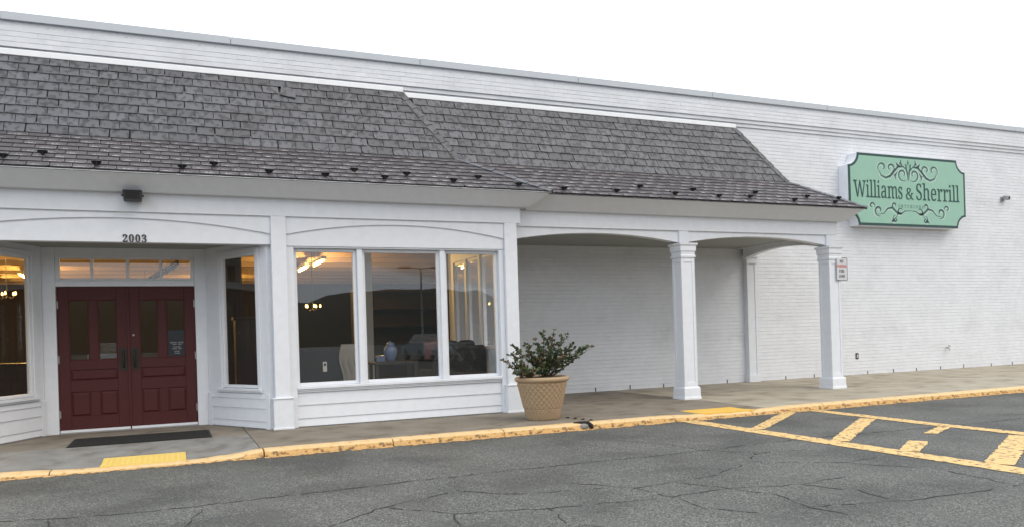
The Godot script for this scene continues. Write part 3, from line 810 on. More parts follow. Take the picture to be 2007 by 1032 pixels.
func door_leaf(parent: Node3D, xh: float, s: float) -> void:      # xh: hinge edge, s: direction of the free edge
	var w := 0.918; var z := 1.285; var t := 0.045
	var root := Node3D.new(); root.name = "door"; parent.add_child(root, true); root.position = V(xh, 0, z) - origin_of(parent)
	root.set_meta("label", "dark red panelled door leaf with two panes")
	var X := func(u: float) -> float: return xh + s * u
	var mb := MB.new()
	var bx := func(u0: float, u1: float, y0: float, y1: float, zz: float) -> void: mb.box(V(X.call(u0), y0, z - t), V(X.call(u1), y1, zz), 0.003)
	bx.call(0.0, 0.15, 0.022, 2.118, z); bx.call(w - 0.15, w, 0.022, 2.118, z)
	bx.call(0.1502, w - 0.1502, 0.022, 0.235, z); bx.call(0.1502, w - 0.1502, 0.595, 0.755, z); bx.call(0.1502, w - 0.1502, 0.915, 1.055, z); bx.call(0.1502, w - 0.1502, 1.925, 2.118, z)
	bx.call(0.405, 0.525, 0.2352, 0.5948, z); bx.call(0.405, 0.525, 1.0552, 1.9248, z)
	part(root, "door_frame", mb, M.door_paint)
	for p in [[0.150, 0.405, 0.235, 0.595], [0.525, w - 0.15, 0.235, 0.595], [0.150, w - 0.15, 0.755, 0.915]]:
		mb = MB.new()
		var a: float = X.call(p[0]); var b: float = X.call(p[1]); var x0 := minf(a, b); var x1 := maxf(a, b)
		mb.box(V(x0, p[2], z - t + 0.005), V(x1, p[3], z - 0.016))
		var k := 0.035
		var o := V((x0 + x1) / 2, (p[2] + p[3]) / 2, z - 0.05)
		var q0 := [V(x0 + 0.012, p[2] + 0.012, z - 0.0155), V(x1 - 0.012, p[2] + 0.012, z - 0.0155), V(x1 - 0.012, p[3] - 0.012, z - 0.0155), V(x0 + 0.012, p[3] - 0.012, z - 0.0155)]
		var q1 := [V(x0 + k, p[2] + k, z - 0.002), V(x1 - k, p[2] + k, z - 0.002), V(x1 - k, p[3] - k, z - 0.002), V(x0 + k, p[3] - k, z - 0.002)]
		mb.oquad(q1[0], q1[1], q1[2], q1[3], o)
		for i in 4: mb.oquad(q0[i], q0[(i + 1) % 4], q1[(i + 1) % 4], q1[i], o)
		part(root, "panel", mb, M.door_paint)
	for p in [[0.150, 0.405], [0.525, w - 0.15]]:
		mb = MB.new()
		var a: float = X.call(p[0]); var b: float = X.call(p[1]); var x0 := minf(a, b); var x1 := maxf(a, b)
		mb.box(V(x0, 1.055, z - 0.026), V(x1, 1.925, z - 0.021))
		part(root, "pane", mb, M.glass)
		mb = MB.new()
		for e in [[x0, x0 + 0.012, 1.055, 1.925], [x1 - 0.012, x1, 1.055, 1.925], [x0 + 0.0122, x1 - 0.0122, 1.055, 1.067], [x0 + 0.0122, x1 - 0.0122, 1.913, 1.925]]:
			mb.box(V(e[0], e[2], z - 0.0205), V(e[1], e[3], z - 0.006), 0.003)
		part(root, "bead", mb, M.door_paint)
	mb = MB.new()
	mb.box(V(X.call(w - 0.125), 0.885, z), V(X.call(w - 0.018), 1.215, z + 0.004), 0.002)
	mb.tube([V(X.call(w - 0.07), 0.93, z + 0.004), V(X.call(w - 0.07), 0.945, z + 0.04), V(X.call(w - 0.07), 1.05, z + 0.052), V(X.call(w - 0.07), 1.155, z + 0.04), V(X.call(w - 0.07), 1.17, z + 0.004)], [0.011, 0.012, 0.012, 0.012, 0.011], 8)
	part(root, "handle", mb, M.bronze)
	if s < 0:
		mb = MB.new(); mb.xf = Transform3D(Basis(Vector3.RIGHT, PI / 2), V(X.call(w - 0.06), 1.40, z))
		mb.lathe([Vector2(0.018, 0.0), Vector2(0.018, 0.006), Vector2(0.012, 0.01), Vector2(0.0005, 0.01)], Vector3.ZERO, 14)
		part(root, "lock", mb, M.hinge_metal)
	for y in [0.28, 1.07, 1.86]:
		mb = MB.new(); mb.box(V(X.call(-0.003), y - 0.055, z), V(X.call(0.018), y + 0.055, z + 0.003), 0.001)
		mb.tube([V(X.call(-0.003), y - 0.06, z + 0.008), V(X.call(-0.003), y + 0.06, z + 0.008)], [0.009, 0.009], 8)
		part(root, "hinge", mb, M.hinge_metal)
	mb = MB.new(); mb.box(V(X.call(0.004), 0.0145, z - 0.02), V(X.call(w - 0.004), 0.05, z + 0.006), 0.002)
	part(root, "door_sweep", mb, M.trim)

# ---------------------------------------------------------------- covered porch
func column(parent: Node3D, x: float, z: float) -> void:
	var mb := MB.new()
	mb.box(V(x - 0.13, 0.215, z - 0.13), V(x + 0.13, 2.50, z + 0.13), 0.005)
	var c := part(parent, "column", mb, M.trim)
	# raised stiles and rails leave a sunk panel in each face
	for k in 4:
		var xf := Transform3D(Basis(Vector3.UP, k * PI / 2), V(x, 0, z))
		mb = MB.new(); mb.xf = xf
		mb.box(V(-0.142, 0.216, 0.1305), V(-0.088, 2.50, 0.142), 0.003); mb.box(V(0.088, 0.216, 0.1305), V(0.1295, 2.50, 0.142), 0.003)
		mb.box(V(-0.0878, 0.216, 0.1305), V(0.0878, 0.30, 0.1415), 0.003); mb.box(V(-0.0878, 2.42, 0.1305), V(0.0878, 2.50, 0.1415), 0.003)
		part(c, "panel_frame", mb, M.trim)
	base_and_cap(c, x, z, 0.13)

func base_and_cap(c: Node3D, x: float, z: float, h: float) -> void:
	var mb := MB.new()
	stack(mb, x, z, [[h + 0.052, 0.0], [h + 0.050, 0.03], [h + 0.042, 0.055], [h + 0.040, 0.195], [h + 0.028, 0.215], [h + 0.015, 0.222]])
	part(c, "base", mb, M.trim)
	mb = MB.new()
	stack(mb, x, z, [[h + 0.014, 2.49], [h + 0.026, 2.50], [h + 0.030, 2.53], [h + 0.016, 2.545], [h + 0.020, 2.60], [h + 0.034, 2.615], [h + 0.036, 2.70], [h + 0.056, 2.722], [h + 0.060, 2.752], [h + 0.01, 2.756]])
	part(c, "capital", mb, M.trim)

func stack(mb: MB, x: float, z: float, prof: Array) -> void:      # square mouldings: half width at each height
	for i in prof.size() - 1:
		var a: float = prof[i][0]; var b: float = prof[i + 1][0]; var y: float = prof[i][1]; var y2: float = prof[i + 1][1]
		var s := [Vector2(-1, 1), Vector2(1, 1), Vector2(1, -1), Vector2(-1, -1)]
		for k in 4:
			var p: Vector2 = s[k]; var q: Vector2 = s[(k + 1) % 4]
			mb.quad(V(x + p.x * a, y, z + p.y * a), V(x + q.x * a, y, z + q.y * a), V(x + q.x * b, y2, z + q.y * b), V(x + p.x * b, y2, z + p.y * b))

func porch() -> void:
	var p := thing("covered_porch", "white covered porch on square columns with arches and slate roof", "porch", V(9.0, 0, 1.3))
	var mb := MB.new()
	mb.box(V(5.185, 2.98, 2.36), V(12.05, 3.25, 2.65), 0.004); mb.box(V(11.76, 2.981, 0.012), V(12.049, 3.249, 2.359), 0.004)
	part(p, "frieze", mb, M.trim)
	mb = MB.new()
	sweep(mb, [Vector2(0.0, 3.235), Vector2(0.09, 3.235), Vector2(0.105, 3.247), Vector2(0.352, 3.444), Vector2(0.366, 3.447), Vector2(0.367, 3.458), Vector2(0.0, 3.46)], 5.3, 12.05, 2.65, 0.1)
	part(p, "cove", mb, M.trim)
	boxpart(p, "porch_ceiling", V(5.185, 3.0, 0.012), V(11.758, 3.05, 2.358), M.ceiling_grey)
	mansard(p, 3.76, 12.05, 2.65, Vector2(0.39, 3.465), Vector2(-0.62, 4.10), Vector2(-1.33, 5.315), 0.07, 8, 8,
		[Vector2(5.9, 0.13), Vector2(6.9, 0.15), Vector2(8.08, 0.17), Vector2(9.0, 0.16), Vector2(9.72, 0.20), Vector2(10.0, 0.42), Vector2(10.72, 0.15), Vector2(11.2, 0.36), Vector2(11.72, 0.15), Vector2(12.0, 0.36), Vector2(7.5, 0.42), Vector2(8.6, 0.40)])
	column(p, 8.43, 2.60); column(p, 11.87, 2.60)
	# blocks over the columns and the arches between
	for x in [8.43, 11.87]:
		boxpart(p, "block", V(x - 0.1, 2.7565, 2.46), V(x + 0.1, 2.979, 2.645), M.trim)
	mb = MB.new(); spandrel(mb, 5.12, 8.329, 2.775, 2.905, 2.979, 2.46, 2.615); part(p, "arch", mb, M.trim)
	mb = MB.new(); spandrel(mb, 8.531, 11.769, 2.785, 2.915, 2.979, 2.46, 2.615); part(p, "arch", mb, M.trim)
	mb = MB.new(); mb.xf = Transform3D(Basis(Vector3.UP, -PI / 2), V(11.98, 0, 0)); spandrel(mb, 0.14, 2.459, 2.76, 2.90, 2.979, 0.0, 0.155); part(p, "arch", mb, M.trim)
	# pilaster on the brick wall
	mb = MB.new(); mb.box(V(11.92, 0.16, 0.0), V(12.18, 2.66, 0.12), 0.004)
	var pl := part(p, "pilaster", mb, M.trim)
	mb = MB.new(); mb.box(V(11.92, 0.161, 0.1205), V(11.965, 2.66, 0.131), 0.003); mb.box(V(12.135, 0.161, 0.1205), V(12.18, 2.66, 0.131), 0.003)
	part(pl, "panel_frame", mb, M.trim)
	mb = MB.new(); mb.box(V(11.89, 0.0, 0.0), V(12.21, 0.159, 0.16), 0.006); part(pl, "base", mb, M.trim)
	mb = MB.new(); mb.box(V(11.90, 2.661, 0.0), V(12.20, 2.79, 0.15), 0.006); mb.box(V(11.87, 2.7905, 0.0), V(12.23, 2.845, 0.18), 0.006); mb.box(V(11.93, 2.8455, 0.0), V(12.17, 2.98, 0.13), 0.004); part(pl, "capital", mb, M.trim)

# ---------------------------------------------------------------- showroom behind the glass
func showroom() -> void:
	var mb := MB.new(); mb.box(V(-8, -0.1, -15), V(14, 0.02, -0.31)); mb.box(V(-8, -0.1, -0.3095), V(4.94, 0.02, 1.19)); mb.box(V(1.29, -0.1, 1.1905), V(4.94, 0.018, 2.449)); mb.box(V(-6, -0.1, 1.1905), V(-2.45, 0.018, 2.499)); setting("showroom_floor", mb, M.room_floor)
	mb = MB.new(); mb.box(V(-8, 3.40, -15), V(14, 3.5, -0.31)); setting("showroom_ceiling", mb, M.room_ceiling)
	mb = MB.new(); mb.box(V(-8, 0.02, -15.2), V(14, 3.5, -15.0)); mb.box(V(-8.2, 0.02, -15.2), V(-8.0, 3.5, 0)); mb.box(V(14, 0.02, -15.2), V(14.2, 3.5, -0.31)); setting("showroom_wall", mb, M.room_wall)
	mb = MB.new(); mb.box(V(4.99, 0.02, -0.5), V(14, 3.4, -0.31)); setting("showroom_front_wall", mb, M.room_wall)
	for i in 11:
		mb = MB.new(); mb.box(V(-8, 3.24, -14.4 + i * 1.3), V(14, 3.399, -14.28 + i * 1.3)); setting("showroom_joist", mb, M.joist)
	# strip lights below the joists
	var spots := [V(-4.5, 3.02, -5.0), V(-4.5, 3.02, -11.0), V(-2.4, 3.02, -3.0), V(-3.3, 3.02, -8.5), V(1.5, 3.02, -10.5), V(3.10, 3.02, -6.0), V(3.22, 3.02, -4.4)]
	var where := ["left front of the showroom", "left rear of the showroom", "beside the left entry window", "in the middle left of the showroom", "in the middle of the showroom rear", "behind the left show window", "nearest behind the left show window"]
	for i in spots.size():
		var p: Vector3 = spots[i]
		var t := thing("strip_light", "warm ceiling strip light " + where[i], "ceiling light", p, "showroom strip lights")
		boxpart(t, "housing", p + V(-0.06, 0.03, -0.7), p + V(0.06, 0.1, 0.7), M.plaster)
		boxpart(t, "tube", p + V(-0.02, -0.015, -0.66), p + V(0.02, 0.029, 0.66), M.lamp_glow)
		for e in [-0.5, 0.5]: boxpart(t, "hanger", p + V(-0.006, 0.1, e - 0.006), p + V(0.006, 0.38, e + 0.006), M.grey_metal, 0.0)
		var l := OmniLight3D.new(); l.name = "light"; l.light_color = Color(1.0, 0.80, 0.45); l.light_energy = 1.3; l.omni_range = 20; l.light_size = 0.02; l.shadow_enabled = true; l.omni_attenuation = 2.0
		t.add_child(l); l.position = V(0, -0.07, 0)
	# black track with spot heads, seen through the transom
	var tk := thing("track_light", "black ceiling track with spot heads seen through the door transom", "track light", V(-0.2, 3.05, -7))
	var ta := V(-0.62, 3.05, -10.2); var tb := V(0.25, 3.05, -3.6)
	mb = MB.new(); mb.tube([ta, tb], [0.03, 0.03], 6); part(tk, "rail", mb, M.black_metal)
	for i in 7:
		var q := ta.lerp(tb, (i + 0.5) / 7.0)
		mb = MB.new(); mb.tube([q, q + V(0, -0.09, 0), q + V(-0.10, -0.17, 0.02), q + V(-0.14, -0.20, 0.03)], [0.012, 0.03, 0.05, 0.055], 8); part(tk, "spot_head", mb, M.black_metal)
	for e in [ta, tb]:
		mb = MB.new(); mb.tube([e, V(e.x, 3.40, e.z)], [0.008, 0.008], 5); part(tk, "hanger", mb, M.black_metal)
	# chandeliers
	chandelier(V(2.86, 1.95, -3.2), "small brass chandelier with lit candle bulbs behind the show window")
	chandelier(V(-2.86, 2.28, -3.4), "small brass chandelier with lit candle bulbs behind the left entry window")
	# pillars
	var t: Node3D
	for a in [[V(3.44, 0, -0.9), "pale plaster pillar behind the middle show window", 0.16], [V(1.05, 0, -0.9), "dark square pillar behind the right entry window", 0.16]]:
		t = thing("pillar", a[1], "pillar", a[0], "showroom pillars")
		boxpart(t, "shaft", a[0] + V(-a[2], 0.02, -a[2]), a[0] + V(a[2], 3.39, a[2]), M.plaster if a[0].x > 2 else M.dark_wood, 0.01)
		boxpart(t, "plinth", a[0] + V(-a[2] - 0.02, 0.02, -a[2] - 0.02), a[0] + V(a[2] + 0.02, 0.14, a[2] + 0.02), M.plaster if a[0].x > 2 else M.dark_wood, 0.01)
	# sofas backed up to the window
	sofa(V(2.15, 0.02, 1.75), 1.10, 1.13, M.navy_cloth, "slate blue sofa with a pale throw, back to the show window")
	sofa(V(4.45, 0.02, 1.55), 0.92, 1.08, M.black_cloth, "dark sofa with cushions by the porch side window")
	t = thing("throw", "pale knitted throw hung over the slate blue sofa back", "throw", V(2.55, 1.13, 1.9))
	mb = MB.new()
	var rows := []
	for k in 15:
		var q := PackedVector3Array()
		for j in 13:
			var u := j / 12.0; var d := (k - 4) * 0.075
			var y := 1.165 if d < 0.0 else 1.165 - d
			var z := 1.905 + (d if d < 0.0 else 0.0) + 0.175 + sin(u * 19.0 + k * 0.2) * 0.012 * minf(1.0, absf(d) * 3 + 0.2)
			q.append(V(2.40 + u * 0.27 + 0.03 * sin(k * 0.7) , y, z))
		rows.append(q)
	mb.grid(rows, false, false); part(t, "cloth", mb, M.linen)
	t = thing("price_tag", "white paper price tag on the slate blue sofa", "tag", V(2.15, 0.84, 2.08))
	boxpart(t, "card", V(2.125, 0.76, 2.071), V(2.185, 0.91, 2.074), M.plaster, 0.0)
	boxpart(t, "print", V(2.14, 0.845, 2.0745), V(2.17, 0.885, 2.0755), M.navy_cloth, 0.0)
	# table with a ginger jar
	t = thing("side_table", "dark wooden side table behind the middle show window", "table", V(3.25, 0.02, 1.6))
	boxpart(t, "tabletop", V(2.98, 0.82, 1.35), V(3.72, 0.86, 1.85), M.dark_wood); boxpart(t, "shelf", V(3.0, 0.25, 1.37), V(3.7, 0.28, 1.83), M.dark_wood)
	for e in [[3.0, 1.37], [3.65, 1.37], [3.0, 1.78], [3.65, 1.78]]: boxpart(t, "leg", V(e[0], 0.02, e[1]), V(e[0] + 0.05, 0.8195, e[1] + 0.05), M.dark_wood)
	t = thing("ginger_jar", "blue and white lidded ginger jar on the dark table", "jar", V(3.31, 0.86, 1.6))
	mb = MB.new(); mb.lathe([Vector2(0.0005, 0), Vector2(0.06, 0.0), Vector2(0.068, 0.03), Vector2(0.10, 0.10), Vector2(0.113, 0.165), Vector2(0.10, 0.22), Vector2(0.062, 0.25), Vector2(0.058, 0.265), Vector2(0.0005, 0.266)], V(3.31, 0.86, 1.6), 28); part(t, "body", mb, M.jar_blue)
	mb = MB.new(); mb.lathe([Vector2(0.066, 0.262), Vector2(0.068, 0.285), Vector2(0.05, 0.305), Vector2(0.014, 0.315), Vector2(0.016, 0.33), Vector2(0.0005, 0.338)], V(3.31, 0.86, 1.6), 28); part(t, "lid", mb, M.jar_blue)
	t = thing("book_stack", "row of small blue books beside the ginger jar", "books", V(3.13, 0.86, 1.62))
	for k in 5: boxpart(t, "book", V(3.065 + k * 0.026, 0.86, 1.56), V(3.088 + k * 0.026, 0.955 + 0.006 * (k % 3), 1.68), M.jar_blue)
	for i in 3:
		t = thing("cushion", ["rust coloured cushion on the dark sofa", "dark grey cushion on the dark sofa", "black cushion at the end of the dark sofa"][i], "cushion", V(4.10 + i * 0.3, 0.5, 1.3), "sofa cushions")
		mb = MB.new()
		var rs := []
		for k in 9:
			var q := PackedVector3Array()
			for j in 16:
				var a := TAU * j / 16.0; var rr := sin(PI * k / 8.0)
				q.append(V(4.10 + i * 0.3 + sign(cos(a)) * pow(absf(cos(a)), 0.5) * 0.17 * pow(rr, 0.4), 1.0 + sign(sin(a)) * pow(absf(sin(a)), 0.5) * 0.17 * pow(rr, 0.4), 1.42 + 0.055 * cos(PI * k / 8.0)))
			rs.append(q)
		mb.grid(rs, true, true); part(t, "cover", mb, [M.rust_cloth, M.navy_cloth, M.black_cloth][i])
	# dark cabinet behind the right entry window, reception counter behind the left one
	t = thing("cabinet", "tall dark cabinet behind the right entry window", "cabinet", V(1.35, 0.02, 0.2))
	boxpart(t, "carcass", V(1.0, 0.02, -0.15), V(2.0, 1.62, 0.35), M.dark_wood, 0.006); boxpart(t, "cornice", V(0.97, 1.6205, -0.17), V(2.03, 1.68, 0.38), M.dark_wood, 0.008)
	for k in 2: boxpart(t, "door", V(1.02 + k * 0.49, 0.12, 0.3505), V(1.49 + k * 0.49, 1.56, 0.366), M.dark_wood, 0.004)
	t = thing("counter", "pale panelled counter behind the left entry window", "counter", V(-2.6, 0.02, -1.6))
	boxpart(t, "body", V(-4.4, 0.02, -2.0), V(-1.9, 0.95, -1.4), M.room_floor, 0.006); boxpart(t, "worktop", V(-4.44, 0.9505, -2.04), V(-1.86, 1.0, -1.36), M.dark_wood, 0.006)
	t = thing("bookcase", "tall dark bookcase far behind the show window", "bookcase", V(6.0, 0.02, -7.0))
	for k in 6: boxpart(t, "shelf", V(4.62, 0.1 + k * 0.48, -7.4), V(7.38, 0.14 + k * 0.48, -7.0), M.dark_wood)
	boxpart(t, "back", V(4.58, 0.02, -7.44), V(7.42, 2.6, -7.4005), M.dark_wood); boxpart(t, "side", V(4.58, 0.02, -7.4), V(4.619, 2.6, -6.98), M.dark_wood); boxpart(t, "side", V(7.381, 0.02, -7.4), V(7.42, 2.6, -6.98), M.dark_wood)

func sofa(o: Vector3, w: float, h: float, m: Material, label: String) -> void:      # back towards the street
	var t := thing("sofa", label, "sofa", o, "showroom sofas")
	var back := MB.new(); back.box(o + V(-w / 2, 0.12, 0.08), o + V(w / 2, h - 0.02, 0.32), 0.05); part(t, "backrest", back, m)
	boxpart(t, "seat", o + V(-w / 2 + 0.13, 0.12, -0.75), o + V(w / 2 - 0.13, 0.46, 0.0795), m, 0.05)
	for e in [-1.0, 1.0]: boxpart(t, "armrest", o + V(e * w / 2, 0.12, -0.75), o + V(e * (w / 2 - 0.1295), 0.66, 0.0795), m, 0.04)
	for e in [V(-w / 2 + 0.05, 0, 0.22), V(w / 2 - 0.1, 0, 0.22), V(-w / 2 + 0.05, 0, -0.7), V(w / 2 - 0.1, 0, -0.7)]: boxpart(t, "leg", o + e, o + e + V(0.05, 0.1195, 0.05), M.dark_wood)

func chandelier(o: Vector3, label: String) -> void:
	var t := thing("chandelier", label, "chandelier", o, "showroom chandeliers")
	var mb := MB.new(); mb.tube([o + V(0, -0.05, 0), o + V(0, 3.40 - o.y, 0)], [0.008, 0.006], 6); part(t, "stem", mb, M.bronze)
	for k in 5:
		var a := TAU * k / 5.0 + 0.3; var d := V(cos(a), 0, sin(a))
		mb = MB.new(); mb.tube([o + V(0, -0.02, 0), o + d * 0.08 + V(0, -0.07, 0), o + d * 0.15 + V(0, -0.04, 0), o + d * 0.16 + V(0, 0.0, 0)], [0.006, 0.006, 0.006, 0.012], 6); part(t, "arm", mb, M.bronze)
		mb = MB.new(); mb.lathe([Vector2(0.006, 0), Vector2(0.017, 0.02), Vector2(0.014, 0.045), Vector2(0.002, 0.07)], o + d * 0.16, 10); part(t, "bulb", mb, M.lamp_glow)
	var l := OmniLight3D.new(); l.name = "light"; l.light_color = Color(1.0, 0.74, 0.42); l.light_energy = 0.25; l.light_size = 0.01; l.shadow_enabled = true; l.omni_range = 12; l.omni_attenuation = 2.0
	t.add_child(l); l.position = V(0, 0.09, 0)

# ---------------------------------------------------------------- signs and small fittings
func lettering(parent: Node3D, called: String, txt: String, font: String, weight: int, x0: float, x1: float, y0: float, y1: float, z: float, depth: float, m: Material) -> void:
	# text scaled into the box x0..x1, y0..y1 (outline of the glyphs)
	var f := SystemFont.new(); f.font_names = PackedStringArray([font]); f.font_weight = weight
	var tm := TextMesh.new(); tm.text = txt; tm.font = f; tm.font_size = 64; tm.pixel_size = 0.01; tm.depth = 0.1; tm.curve_step = 1.0
	var bb := tm.get_aabb()
	var o := MeshInstance3D.new(); o.name = called; o.mesh = tm; o.material_override = m; parent.add_child(o, true)
	var sc := V((x1 - x0) / bb.size.x, (y1 - y0) / bb.size.y, depth / bb.size.z)
	o.scale = sc
	o.position = V(x0, y0, z) - bb.position * sc - origin_of(parent)

func ribbon(mb: MB, pts: Array, w0: float, w1: float, z: float) -> void:      # a flat stroke that swells in the middle
	var n := pts.size()
	for i in n - 1:
		var p: Vector2 = pts[i]; var q: Vector2 = pts[i + 1]
		var a: Vector2 = pts[maxi(i - 1, 0)]; var b: Vector2 = pts[mini(i + 2, n - 1)]
		var s0 := (q - a).normalized().orthogonal(); var s1 := (b - p).normalized().orthogonal()
		var h0 := lerpf(w0, w1, sin(PI * i / (n - 1.0))) / 2; var h1 := lerpf(w0, w1, sin(PI * (i + 1) / (n - 1.0))) / 2
		var e := [p - s0 * h0, p + s0 * h0, q + s1 * h1, q - s1 * h1]
		mb.oquad(V(e[0].x, e[0].y, z), V(e[1].x, e[1].y, z), V(e[2].x, e[2].y, z), V(e[3].x, e[3].y, z), V(p.x, p.y, z - 1))

func spiral(c: Vector2, r0: float, r1: float, a0: float, a1: float, n := 22) -> Array:
	var q := []
	for i in n + 1:
		var t := float(i) / n
		q.append(c + Vector2.from_angle(lerpf(a0, a1, t)) * lerpf(r0, r1, t))
	return q

func signs_and_fittings() -> void:
	# big shop sign with scooped corners
	var t := thing("shop_sign", "mint green shop sign with dark border and scrollwork, Williams & Sherrill Interiors", "sign", V(16.88, 4.45, 0.02))
	var outline := func(k: float) -> PackedVector2Array:
		var x0 := 14.88 + k; var x1 := 18.89 - k; var y0 := 3.585 + k; var y1 := 5.325 - k; var r := 0.30
		var q := PackedVector2Array()
		for e in [[x0 - k, y0 - k, 90.0, 0.0], [x1 + k, y0 - k, 180.0, 90.0], [x1 + k, y1 + k, 270.0, 180.0], [x0 - k, y1 + k, 360.0, 270.0]]:
			for i in 9:
				var a := deg_to_rad(lerpf(e[2], e[3], i / 8.0))
				var p := Vector2(e[0], e[1]) + Vector2.from_angle(a) * (r + k * 0.9)
				q.append(Vector2(clampf(p.x, x0, x1), clampf(p.y, y0, y1)))
		return q
	var mb := MB.new(); mb.prism(outline.call(0.0), 0.003, 0.285); part(t, "cabinet", mb, M.paint)
	mb = MB.new(); mb.prism(outline.call(0.0), 0.2855, 0.300); part(t, "border", mb, M.sign_dark)
	mb = MB.new(); mb.prism(outline.call(0.062), 0.3, 0.303); part(t, "face", mb, M.sign_green)
	lettering(t, "lettering", "Williams", "Droid Serif", 400, 15.03, 16.64, 4.255, 4.685, 0.3035, 0.006, M.sign_dark)
	lettering(t, "lettering", "&", "Droid Serif", 400, 16.76, 17.02, 4.255, 4.545, 0.3035, 0.006, M.sign_dark)
	lettering(t, "lettering", "Sherrill", "Droid Serif", 400, 17.12, 18.66, 4.255, 4.685, 0.3035, 0.006, M.sign_dark)
	lettering(t, "lettering", "I N T E R I O R S", "Droid Serif", 400, 16.50, 17.36, 4.045, 4.125, 0.3035, 0.004, M.sign_mid)
	var drk := MB.new(); var lit := MB.new(); var md := MB.new()
	for s in [-1.0, 1.0]:
		for mbs in [[lit, 0.085, 0.3036, Vector2(0.014, -0.006)], [md, 0.054, 0.3041, Vector2(0, 0)], [drk, 0.030, 0.3046, Vector2(-0.014, 0.010)]]:
			var F := func(pts: Array, c: Vector2) -> Array:
				var q := []
				for p in pts: q.append(Vector2(c.x + s * (p.x * 1.25 + mbs[3].x), c.y + p.y * 1.2 + mbs[3].y))
				return q
			var w: float = mbs[1]; var zz: float = mbs[2]; var b: MB = mbs[0]
			# upper crest: inner scroll, long sweep, outer double scroll, leaves
			var c := Vector2(16.86, 4.90)
			ribbon(b, F.call(spiral(Vector2(0.16, -0.03), 0.03, 0.15, 4.2, -2.4), c), 0.004, w, zz)
			ribbon(b, F.call([Vector2(0.05, 0.06), Vector2(0.14, 0.13), Vector2(0.28, 0.12), Vector2(0.40, 0.02), Vector2(0.50, -0.08), Vector2(0.62, -0.12), Vector2(0.74, -0.08), Vector2(0.80, 0.02)], c), 0.006, w * 1.4, zz)
			ribbon(b, F.call(spiral(Vector2(0.71, 0.08), 0.13, 0.03, -0.7, 4.4), c), 0.004, w, zz)
			ribbon(b, F.call(spiral(Vector2(0.49, 0.08), 0.12, 0.03, 4.2, -1.2), c), 0.004, w, zz)
			ribbon(b, F.call([Vector2(0.16, 0.13), Vector2(0.22, 0.2), Vector2(0.20, 0.27)], c), 0.006, w * 1.7, zz)
			ribbon(b, F.call([Vector2(0.20, 0.13), Vector2(0.29, 0.15), Vector2(0.34, 0.20)], c), 0.006, w * 1.5, zz)
			ribbon(b, F.call([Vector2(0.30, 0.02), Vector2(0.37, -0.06), Vector2(0.36, -0.14)], c), 0.006, w * 1.5, zz)
			ribbon(b, F.call([Vector2(0.02, -0.16), Vector2(0.03, 0.0), Vector2(0.07, 0.12), Vector2(0.05, 0.17)], c), 0.006, w * 1.2, zz)
			# lower garland
			c = Vector2(16.90, 3.90)
			ribbon(b, F.call([Vector2(0.0, 0.06), Vector2(0.16, 0.05), Vector2(0.26, -0.01), Vector2(0.38, 0.02), Vector2(0.50, 0.11), Vector2(0.62, 0.09), Vector2(0.74, -0.02), Vector2(0.88, -0.04)], c), 0.006, w * 1.2, zz)
			ribbon(b, F.call(spiral(Vector2(0.29, 0.03), 0.08, 0.02, 2.6, -3.2), c), 0.004, w, zz)
			ribbon(b, F.call(spiral(Vector2(0.44, 0.16), 0.07, 0.02, -1.4, 4.0), c), 0.004, w, zz)
			ribbon(b, F.call(spiral(Vector2(0.86, 0.04), 0.12, 0.03, -1.9, 4.0), c), 0.004, w * 1.2, zz)
			ribbon(b, F.call(spiral(Vector2(0.42, -0.12), 0.08, 0.02, 1.6, -4.0), c), 0.004, w, zz)
			ribbon(b, F.call(spiral(Vector2(1.04, 0.13), 0.08, 0.02, 3.6, -1.6), c), 0.004, w, zz)
			ribbon(b, F.call([Vector2(0.36, -0.04), Vector2(0.46, -0.14), Vector2(0.54, -0.19)], c), 0.005, w, zz)
	for b in [lit, md, drk]:
		if b == drk:
			b.prism(PackedVector2Array([Vector2(16.86, 5.245), Vector2(16.885, 5.16), Vector2(16.86, 5.08), Vector2(16.835, 5.16)]), 0.3035, 0.3047)
			for s in [-1.0, 1.0]: b.prism(PackedVector2Array([Vector2(16.86 + s * 0.09, 5.15), Vector2(16.86 + s * 0.10, 5.09), Vector2(16.86 + s * 0.03, 5.04)]), 0.3035, 0.3047)
		part(t, "scrollwork", b, M.sign_light if b == lit else M.sign_mid if b == md else M.sign_dark)
	# fire lane sign on the end column
	t = thing("no_parking_sign", "small white metal NO PARKING FIRE LANE sign on the end column", "sign", V(12.03, 2.3, 2.75))
	mb = MB.new(); mb.prism(rounded(11.885, 12.178, 2.09, 2.535, 0.025), 2.7545, 2.757); part(t, "panel", mb, M.sign_face)
	mb = MB.new()
	for e in [[11.889, 12.174, 2.094, 2.531, 0.023, 0.010]]: frame(mb, e[0], e[1], e[2], e[3], e[5], 2.7571, 2.7580)
	part(t, "border", mb, M.sign_black)
	lettering(t, "lettering", "NO", "Droid Sans", 700, 11.985, 12.075, 2.432, 2.49, 2.7571, 0.0012, M.sign_black)
	lettering(t, "lettering", "PARKING", "Droid Sans", 700, 11.912, 12.152, 2.342, 2.40, 2.7571, 0.0012, M.sign_red)
	lettering(t, "lettering", "FIRE", "Droid Sans", 700, 11.965, 12.092, 2.245, 2.303, 2.7571, 0.0012, M.sign_black)
	lettering(t, "lettering", "LANE", "Droid Sans", 700, 11.955, 12.105, 2.15, 2.208, 2.7571, 0.0012, M.sign_black)
	mb = MB.new(); mb.box(V(11.93, 2.12, 2.743), V(11.95, 2.50, 2.754), 0.001); part(t, "bracket", mb, M.grey_metal)
	# street number over the doors
	t = thing("house_number", "black numerals 2003 above the red doors", "house number", V(-0.405, 2.655, 2.749))
	for i in 4: lettering(t, "digit", "2003"[i], "Droid Serif", 700, -0.545 + i * 0.076, -0.487 + i * 0.076, 2.606, 2.708, 2.7485, 0.012, M.sign_black)
